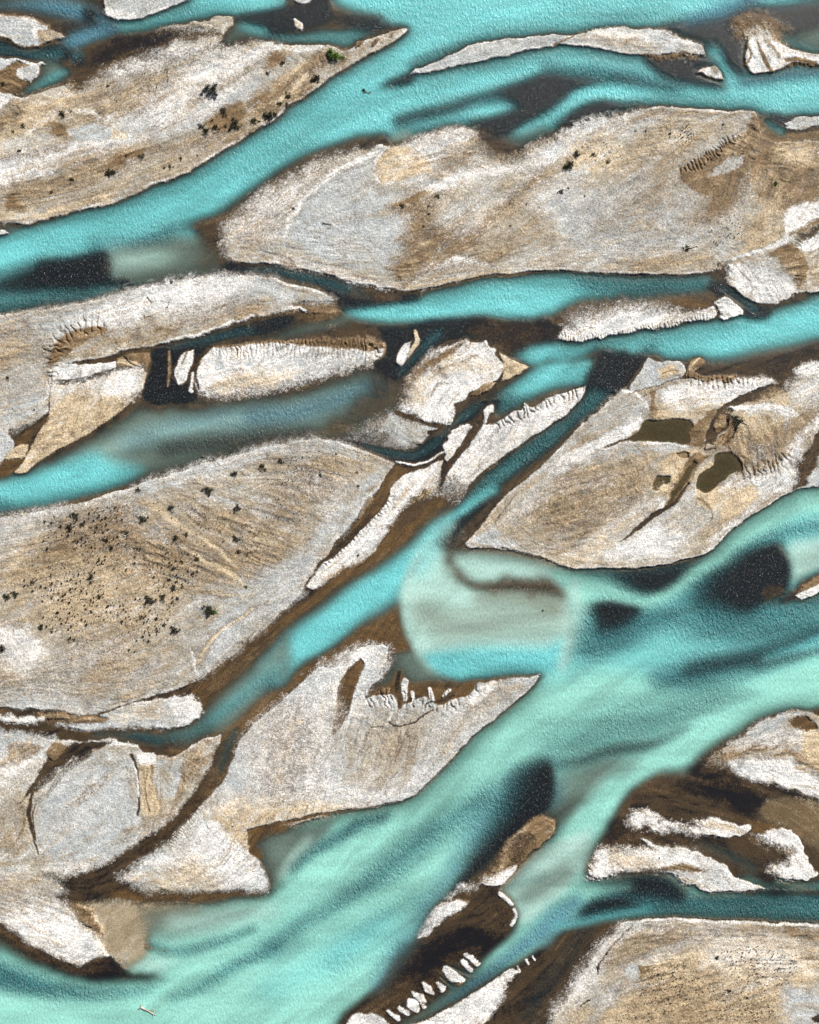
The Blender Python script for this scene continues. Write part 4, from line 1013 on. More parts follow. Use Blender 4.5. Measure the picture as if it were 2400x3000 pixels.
# ---- the surveyed frame mirrored outwards, so that the plain goes on past it
MG = 120
pad2 = lambda A: np.pad(A, ((MG, MG), (MG, MG)), mode='reflect')
Hn = pad2(Hn); T = pad2(T); RP = pad2(RP)
Gw = np.stack([pad2(a) for a in Gw]); tint = np.stack([pad2(a) for a in tint])
HY, HX = Hn.shape
wx = ((np.arange(HX) - MG) * ST - WID / 2) * PX
wy = (HEI / 2 - (np.arange(HY) - MG) * ST) * PX

def grid_mesh(name, Z, xs, ys, facemask=None):
    ny, nx = Z.shape
    co = np.empty((ny, nx, 3), f32)
    co[..., 0] = xs[None, :]; co[..., 1] = ys[:, None]; co[..., 2] = Z
    idx = np.arange(ny * nx, dtype=np.int32).reshape(ny, nx)
    q = np.stack([idx[1:, :-1], idx[1:, 1:], idx[:-1, 1:], idx[:-1, :-1]], -1)
    if facemask is not None:
        q = q[facemask]
    q = q.reshape(-1, 4)
    used = np.zeros(ny * nx, bool); used[q.ravel()] = True
    remap = np.cumsum(used) - 1
    q = remap[q].astype(np.int32)
    co = co.reshape(-1, 3)[used]
    me = bpy.data.meshes.new(name)
    me.vertices.add(len(co)); me.vertices.foreach_set('co', co.ravel())
    me.loops.add(q.size); me.loops.foreach_set('vertex_index', q.ravel())
    me.polygons.add(len(q)); me.polygons.foreach_set('loop_start', np.arange(0, q.size, 4, dtype=np.int32))
    me.update(calc_edges=True)
    me.polygons.foreach_set('use_smooth', np.ones(len(q), bool))
    return me, used

def vattr(me, name, arr, used, kind='FLOAT_VECTOR'):
    at = me.attributes.new(name, kind, 'POINT')
    if kind == 'FLOAT': at.data.foreach_set('value', arr.reshape(-1)[used].astype(f32))
    else:
        v = np.stack([a.reshape(-1)[used] for a in arr], -1).astype(f32)
        at.data.foreach_set('vector', v.ravel())

def link(name, me, mat, kind=None):
    o = bpy.data.objects.new(name, me)
    sc.collection.objects.link(o)
    if mat: me.materials.append(mat)
    if kind: o['kind'] = kind
    return o
# ------------------------------------------------------------------ materials
class NB:
    def __init__(s, name):
        s.m = bpy.data.materials.new(name); s.m.use_nodes = True
        s.t = s.m.node_tree; s.t.nodes.clear()
        s.out = s.t.nodes.new('ShaderNodeOutputMaterial')
    def n(s, typ, ins=None, **kw):
        nd = s.t.nodes.new(typ)
        for k, v in kw.items(): setattr(nd, k, v)
        for k, v in (ins or {}).items():
            if isinstance(v, bpy.types.NodeSocket): s.t.links.new(v, nd.inputs[k])
            else: nd.inputs[k].default_value = v
        return nd
    def math(s, op, a, b=0.0, c=0.0):
        nd = s.n('ShaderNodeMath', operation=op)
        for i, v in enumerate((a, b, c)):
            if isinstance(v, bpy.types.NodeSocket): s.t.links.new(v, nd.inputs[i])
            else: nd.inputs[i].default_value = v
        return nd.outputs[0]
    def vmath(s, op, a, b=None, scale=None):
        nd = s.n('ShaderNodeVectorMath', operation=op)
        for i, v in enumerate((a, b)):
            if v is None: continue
            if isinstance(v, bpy.types.NodeSocket): s.t.links.new(v, nd.inputs[i])
            else: nd.inputs[i].default_value = v
        if scale is not None:
            if isinstance(scale, bpy.types.NodeSocket): s.t.links.new(scale, nd.inputs['Scale'])
            else: nd.inputs['Scale'].default_value = scale
        return nd.outputs[0]

# albedo of the nine covers, in the order of GK
COVER = [(.42, .445, .45), (.76, .75, .73), (.58, .47, .32), (.38, .335, .265), (.20, .133, .070),
         (.060, .040, .021), (.115, .065, .022), (.009, .008, .009), (.065, .047, .016)]

def ground_material():
    b = NB('river_sediment')
    co = b.n('ShaderNodeTexCoord').outputs['Object']
    acc = None
    for ai in range(3):
        at = b.n('ShaderNodeAttribute', attribute_name='cover_%d' % ai)
        sep = b.n('ShaderNodeSeparateXYZ', {0: at.outputs['Vector']})
        for k in range(3):
            v = b.vmath('SCALE', COVER[ai * 3 + k], None, sep.outputs[k])
            acc = v if acc is None else b.vmath('ADD', acc, v)
    n1 = b.n('ShaderNodeTexNoise', {'Vector': co, 'Scale': .12, 'Detail': 6.0, 'Roughness': .65}).outputs[0]
    rot = b.n('ShaderNodeMapping', {'Vector': co, 'Rotation': (0, 0, math.radians(-30)), 'Scale': (.7, 1.1, 1)}).outputs[0]
    n2 = b.n('ShaderNodeTexNoise', {'Vector': rot, 'Scale': .35, 'Detail': 5.0, 'Roughness': .7}).outputs[0]
    n3 = b.n('ShaderNodeTexNoise', {'Vector': co, 'Scale': 2.2, 'Detail': 3.0, 'Roughness': .85}).outputs[0]
    f1 = b.n('ShaderNodeMapRange', {0: n1, 1: .3, 2: .7, 3: .86, 4: 1.12}).outputs[0]
    f2 = b.n('ShaderNodeMapRange', {0: n2, 1: .3, 2: .7, 3: .74, 4: 1.24}).outputs[0]
    f3 = b.n('ShaderNodeMapRange', {0: n3, 1: .3, 2: .7, 3: .3, 4: 1.65}).outputs[0]
    f = b.math('MULTIPLY', b.math('MULTIPLY', f1, f2), f3)
    col = b.vmath('SCALE', acc, None, f)
    hue = b.n('ShaderNodeMix', {0: b.n('ShaderNodeMapRange', {0: n2, 1: .35, 2: .7}).outputs[0], 'A': (1.04, 1.0, .94, 1), 'B': (.96, 1.0, 1.07, 1)}, data_type='RGBA').outputs['Result'] if False else None
    lumin = b.n('ShaderNodeSeparateXYZ', {0: acc}).outputs[1]
    rg = b.n('ShaderNodeMapRange', {0: lumin, 1: .03, 2: .2, 3: .45, 4: .95}).outputs[0]
    bmp = b.n('ShaderNodeBump', {'Height': n3, 'Strength': .55, 'Distance': .12})
    p = b.n('ShaderNodeBsdfPrincipled', {'Base Color': col, 'Roughness': rg, 'Specular IOR Level': .25, 'Normal': bmp.outputs[0]})
    b.t.links.new(p.outputs[0], b.out.inputs[0])
    return b.m

def water_material():
    b = NB('glacial_water')
    co = b.n('ShaderNodeTexCoord').outputs['Object']
    tb = b.n('ShaderNodeAttribute', attribute_name='turbidity').outputs['Fac']
    rp = b.n('ShaderNodeAttribute', attribute_name='ripple').outputs['Fac']
    tn = b.n('ShaderNodeAttribute', attribute_name='silt_tint').outputs['Vector']
    m1 = b.n('ShaderNodeMapping', {'Vector': co, 'Rotation': (0, 0, math.radians(-35)), 'Scale': (1.0, .62, 1)}).outputs[0]
    w1 = b.n('ShaderNodeTexNoise', {'Vector': m1, 'Scale': .85, 'Detail': 2.0, 'Roughness': .55, 'Distortion': .8}).outputs[0]
    w2 = b.n('ShaderNodeTexNoise', {'Vector': m1, 'Scale': 1.5, 'Detail': 3.0, 'Roughness': .7}).outputs[0]
    patch = b.n('ShaderNodeTexNoise', {'Vector': co, 'Scale': .05, 'Detail': 3.0}).outputs[0]
    pm = b.n('ShaderNodeMapRange', {0: patch, 1: .38, 2: .62, 3: .4, 4: 1.0}).outputs[0]
    hgt = b.math('ADD', b.math('MULTIPLY', b.math('MULTIPLY', w1, b.math('MULTIPLY_ADD', rp, 1.3, .12)), pm), b.math('MULTIPLY', w2, b.math('MULTIPLY_ADD', rp, .8, .10)))
    bmp = b.n('ShaderNodeBump', {'Height': hgt, 'Strength': 1.0, 'Distance': b.math('MULTIPLY_ADD', rp, .8, .5)})
    streak = b.n('ShaderNodeTexNoise', {'Vector': b.n('ShaderNodeMapping', {'Vector': co, 'Rotation': (0, 0, math.radians(-33)), 'Scale': (.16, 1, 1)}).outputs[0], 'Scale': .16, 'Detail': 4.0, 'Roughness': .6}).outputs[0]
    fs = b.n('ShaderNodeMapRange', {0: streak, 1: .3, 2: .7, 3: .85, 4: 1.14}).outputs[0]
    fg = b.n('ShaderNodeMapRange', {0: w2, 1: .3, 2: .7, 3: .78, 4: 1.22}).outputs[0]
    col = b.vmath('SCALE', tn, None, b.math('MULTIPLY', fs, fg))
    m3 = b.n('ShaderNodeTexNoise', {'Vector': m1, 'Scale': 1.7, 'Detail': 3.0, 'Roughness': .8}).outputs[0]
    foam = b.math('MULTIPLY', b.n('ShaderNodeMapRange', {0: m3, 1: .54, 2: .72}).outputs[0], b.n('ShaderNodeMapRange', {0: rp, 1: .35, 2: 1.0, 3: .0, 4: .75}).outputs[0])  # pale flecks painted into the riffle colour for sun sparkles
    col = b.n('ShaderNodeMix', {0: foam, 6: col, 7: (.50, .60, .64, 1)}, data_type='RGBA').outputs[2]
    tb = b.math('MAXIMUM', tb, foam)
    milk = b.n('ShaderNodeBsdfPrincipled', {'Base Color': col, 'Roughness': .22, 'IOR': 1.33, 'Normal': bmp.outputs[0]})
    bm2 = b.n('ShaderNodeBump', {'Height': w2, 'Strength': 1.0, 'Distance': b.math('MULTIPLY_ADD', rp, .25, .05)})
    fc = b.n('ShaderNodeLayerWeight', {'Blend': .5, 'Normal': bm2.outputs[0]}).outputs['Facing']
    fr = b.math('MULTIPLY_ADD', b.math('POWER', fc, 5.0), .9, .02)
    clear = b.n('ShaderNodeMixShader', {0: fr, 1: b.n('ShaderNodeBsdfTransparent').outputs[0],
                                        2: b.n('ShaderNodeBsdfGlossy', {'Roughness': .12, 'Normal': bm2.outputs[0]}).outputs[0]})
    tt = b.math('MULTIPLY', tb, 1.0)
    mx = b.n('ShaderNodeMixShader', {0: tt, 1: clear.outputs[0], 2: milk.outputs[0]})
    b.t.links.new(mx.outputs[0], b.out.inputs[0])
    return b.m
# ------------------------------------------------------------------ terrain and water
GM = ground_material(); WM = water_material()
# every gravel bar is a sheet of its own, cut out of the same relief; the rest is the river bed
land4 = (pad2(H) > .16)[::4, ::4]
lab = np.zeros(land4.shape, np.int32); nl = 0; sizes = []
for j0_ in range(land4.shape[0]):
    for i0_ in np.nonzero(land4[j0_] & (lab[j0_] == 0))[0]:
        if lab[j0_, i0_]: continue
        nl += 1; stack = [(j0_, int(i0_))]; lab[j0_, i0_] = nl; cnt = 0
        while stack:
            j, i = stack.pop(); cnt += 1
            for a_, b_ in ((j + 1, i), (j - 1, i), (j, i + 1), (j, i - 1)):
                if 0 <= a_ < land4.shape[0] and 0 <= b_ < land4.shape[1] and land4[a_, b_] and not lab[a_, b_]:
                    lab[a_, b_] = nl; stack.append((a_, b_))
        sizes.append(cnt)
LF = np.repeat(np.repeat(lab, 4, 0), 4, 1)[:HY - 1, :HX - 1]
rest = np.ones(LF.shape, bool)
def piece(name, mask):
    js, is_ = np.nonzero(mask)
    j0_, j1_, i0_, i1_ = js.min(), js.max() + 2, is_.min(), is_.max() + 2
    s2 = (slice(j0_, j1_), slice(i0_, i1_))
    me, used = grid_mesh(name, Hn[s2], wx[s2[1]], wy[s2[0]], mask[j0_:j1_ - 1, i0_:i1_ - 1])
    for ai in range(3): vattr(me, 'cover_%d' % ai, [Gw[k][s2] for k in range(ai * 3, ai * 3 + 3)], used)
    return link(name, me, GM, 'structure')
for k, c in enumerate(sizes):
    if c < 60: continue
    m_ = LF == k + 1
    rest &= ~m_
    piece('gravel_bar', m_)
piece('riverbed', rest)

# water: a level sheet wherever the bed lies under it, on a lattice of 0.5 m
T2, R2, H2 = T[::2, ::2], RP[::2, ::2], Hn[::2, ::2]
ti2 = tint[:, ::2, ::2]
low = H2 < .03
fm = low[:-1, :-1] | low[1:, :-1] | low[:-1, 1:] | low[1:, 1:]
me, used = grid_mesh('river_water', np.zeros_like(H2), wx[::2], wy[::2], fm)
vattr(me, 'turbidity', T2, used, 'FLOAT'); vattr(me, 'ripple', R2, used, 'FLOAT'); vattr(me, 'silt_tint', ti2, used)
water = link('river_water', me, WM, 'structure')
water['label'] = 'milky turquoise glacial water in the braided channels'

# far plain under and around the surveyed piece
fb = NB('far_gravel_mat')
nn = fb.n('ShaderNodeTexNoise', {'Scale': .02, 'Detail': 8.0, 'Vector': fb.n('ShaderNodeTexCoord').outputs['Object']}).outputs[0]
rr = fb.n('ShaderNodeMix', {0: nn, 6: (.2, .15, .1, 1), 7: (.5, .48, .44, 1)}, data_type='RGBA')
fb.t.links.new(fb.n('ShaderNodeBsdfPrincipled', {'Base Color': rr.outputs[2], 'Roughness': .95}).outputs[0], fb.out.inputs[0])
xs = np.linspace(-3000, 3000, 61); z = np.full((61, 61), -2.5, f32)
me, used = grid_mesh('far_plain', z, xs, xs[::-1])
link('far_plain', me, fb.m, 'structure')
# ------------------------------------------------------------------ shrubs, driftwood, stones
import bmesh
random.seed(5)
def plain_mat(name, col, rough=.8, var=.35, scale=6.0):
    b = NB(name)
    co = b.n('ShaderNodeTexCoord').outputs['Object']
    nz = b.n('ShaderNodeTexNoise', {'Vector': co, 'Scale': scale, 'Detail': 3.0}).outputs[0]
    f = b.n('ShaderNodeMapRange', {0: nz, 1: .3, 2: .7, 3: 1 - var, 4: 1 + var}).outputs[0]
    b.t.links.new(b.n('ShaderNodeBsdfPrincipled', {'Base Color': b.vmath('SCALE', col, None, f), 'Roughness': rough}).outputs[0], b.out.inputs[0])
    return b.m
M_LEAF = {'dark': plain_mat('leaf_dark', (.020, .023, .010)), 'olive': plain_mat('leaf_olive', (.05, .046, .018)),
          'bright': plain_mat('leaf_bright', (.075, .14, .012)), 'dry': plain_mat('leaf_dry', (.10, .075, .035))}
M_BARK = plain_mat('bark', (.07, .045, .03))
M_WOOD = plain_mat('bleached_wood', (.46, .40, .34))
M_WOODB = plain_mat('brown_wood', (.12, .07, .05))
M_STONE = plain_mat('stone', (.10, .085, .075))

def add_limb(bm, a, b, r0, r1, n=5):
    a, b = Vector(a), Vector(b)
    d = (b - a).normalized()
    u = d.orthogonal().normalized(); v = d.cross(u)
    r = [[bm.verts.new(p + (u * math.cos(2 * math.pi * i / n) + v * math.sin(2 * math.pi * i / n)) * q) for i in range(n)] for p, q in ((a, r0), (b, r1))]
    for i in range(n):
        bm.faces.new((r[0][i], r[0][(i + 1) % n], r[1][(i + 1) % n], r[1][i]))
    bm.faces.new(r[1]); bm.faces.new(r[0][::-1])

def mesh_of(bm, name, mat):
    me = bpy.data.meshes.new(name); bm.to_mesh(me); bm.free()
    me.materials.append(mat)
    return me

def crown_mesh(seed, leaves, mat, flat=.62):
    r = random.Random(seed)
    bm = bmesh.new()
    clumps = [(Vector((r.gauss(0, .26), r.gauss(0, .26), abs(r.gauss(.28, .14)) * flat)), r.uniform(.11, .24)) for _ in range(13)]
    for _ in range(leaves):
        c, s = r.choice(clumps)
        p = c + Vector((r.gauss(0, s * .55), r.gauss(0, s * .55), r.gauss(0, s * .45)))
        p.z = max(p.z, .02)
        a = Vector((r.uniform(-1, 1), r.uniform(-1, 1), r.uniform(-.4, 1))).normalized()
        b2 = a.orthogonal().normalized(); l = r.uniform(.045, .085)
        bm.faces.new([bm.verts.new(p + a * l), bm.verts.new(p + b2 * l * .45), bm.verts.new(p - a * l), bm.verts.new(p - b2 * l * .45)])
    return mesh_of(bm, 'crown', mat)

def stem_mesh(seed):
    r = random.Random(seed); bm = bmesh.new()
    for _ in range(7):
        a = r.uniform(0, 6.28); l = r.uniform(.2, .42); q = (math.cos(a) * .03, math.sin(a) * .03, -.15)
        m = (math.cos(a) * l * .4, math.sin(a) * l * .4, .16)
        add_limb(bm, q, m, .022, .015); add_limb(bm, m, (math.cos(a + .3) * l, math.sin(a + .3) * l, r.uniform(.22, .4)), .015, .005)
    return mesh_of(bm, 'stem', M_BARK)

def tag(o, label, cat, group=None):
    o['label'] = label; o['category'] = cat
    if group: o['group'] = group

CROWNS = {k: [crown_mesh(i * 10 + j, 800, M_LEAF[k]) for j in range(2)] for i, k in enumerate(M_LEAF)}
STEMS = [stem_mesh(1), stem_mesh(2)]

def log_parts(seed, kind):
    """a drift log along +X: trunk, broken branches, root plate; unit length"""
    r = random.Random(seed); mt = M_WOOD if kind == 'pale' else M_WOODB
    bm = bmesh.new(); p = Vector((-.5, 0, .05)); rad = .06
    for i in range(6):
        q = p + Vector((1 / 6, r.uniform(-.03, .03), r.uniform(-.004, .012)))
        add_limb(bm, p, q, rad, rad * .84, 8); p, rad = q, rad * .84
    trunk = mesh_of(bm, 'trunk', mt)
    br = []
    for i in range(4):
        bm = bmesh.new(); x = r.uniform(-.1, .42); s = r.choice((-1, 1))
        e = (x + r.uniform(.08, .2), s * r.uniform(.1, .24), r.uniform(.08, .2))
        add_limb(bm, (x, 0, .06), e, .022, .012, 6); add_limb(bm, e, (e[0] + .07, e[1] + s * .05, e[2] + .02), .012, .004, 5)
        br.append(mesh_of(bm, 'branch', mt))
    bm = bmesh.new()
    for i in range(9):
        a = i / 9 * 6.28 + r.uniform(-.2, .2); l = r.uniform(.12, .24)
        m = (-.53, math.cos(a) * l * .5, .06 + math.sin(a) * l * .4)
        add_limb(bm, (-.47, 0, .06), m, .035, .02, 5); add_limb(bm, m, (-.53 - r.uniform(.02, .12), math.cos(a) * l, max(.01, .06 + math.sin(a) * l * .8)), .02, .005, 5)
    return trunk, br, mesh_of(bm, 'root', mt)
LOGS = {k: [log_parts(s, k) for s in (3, 4)] for k in ('pale', 'brown')}

def stone_mesh(seed):
    r = random.Random(seed); bm = bmesh.new()
    bmesh.ops.create_icosphere(bm, subdivisions=3, radius=.5)
    off = [Vector((r.uniform(-1, 1), r.uniform(-1, 1), r.uniform(-1, 1))).normalized() for _ in range(9)]
    for v in bm.verts:
        d = v.co.normalized(); k = 1.0
        for o in off:
            t = d.dot(o)
            if t > .62: k = min(k, .62 / t)
        v.co = d * .5 * k
        v.co.z *= .65
    return mesh_of(bm, 'stone', M_STONE)
STONES = [stone_mesh(8), stone_mesh(9)]

def ground_z(x, y):
    i = int(round((x / PX + WID / 2) / ST)) + MG; j = int(round((HEI / 2 - y / PX) / ST)) + MG
    return float(Hn[min(max(j, 0), HY - 1), min(max(i, 0), HX - 1)])

def spot(tile, x, y):
    x0, y0, s = TILE[tile]
    wx_, wy_ = (x0 + x * s - WID / 2) * PX, (HEI / 2 - (y0 + y * s)) * PX
    return wx_, wy_

def empty(name, loc, rz, sc_):
    e = bpy.data.objects.new(name, None); sc.collection.objects.link(e)
    e.location = loc; e.rotation_euler = (0, 0, rz); e.scale = sc_
    e.empty_display_size = .3
    return e
def child(name, me, par):
    o = bpy.data.objects.new(name, me); sc.collection.objects.link(o); o.parent = par
    return o

def shrub(tile, x, y, size, look, label, group=None):
    px_, py_ = spot(tile, x, y)
    d = size * SC * PX * 1.08
    e = empty('shrub', (px_, py_, max(ground_z(px_, py_), -.05)), random.uniform(0, 6.28), (d, d * random.uniform(.75, 1.0), d * random.uniform(.7, .95)))
    child('crown', random.choice(CROWNS[look]), e); child('stem', random.choice(STEMS), e)
    tag(e, label, 'shrub', 'shrubs growing on the gravel bars')

def drift(tile, x, y, size, ang, look, label, group=None):
    px_, py_ = spot(tile, x, y)
    d = size * SC * PX * 1.15
    e = empty('driftwood', (px_, py_, max(ground_z(px_, py_), -.03)), math.radians(ang), (d, d, d * .9))
    t, br, rt = random.choice(LOGS[look])
    child('trunk', t, e); child('root', rt, e)
    for b in br: child('branch', b, e)
    tag(e, label, 'driftwood', 'driftwood stranded along the river')

def stone(tile, x, y, size, label, group=None):
    px_, py_ = spot(tile, x, y)
    d = size * SC * PX
    o = bpy.data.objects.new('stone', random.choice(STONES)); sc.collection.objects.link(o)
    o.location = (px_, py_, max(ground_z(px_, py_), -.1) + d * .1); o.rotation_euler = (0, 0, random.uniform(0, 6.28)); o.scale = (d, d * random.uniform(.7, 1), d)
    tag(o, label, 'stone', 'single stones lying on the bars')

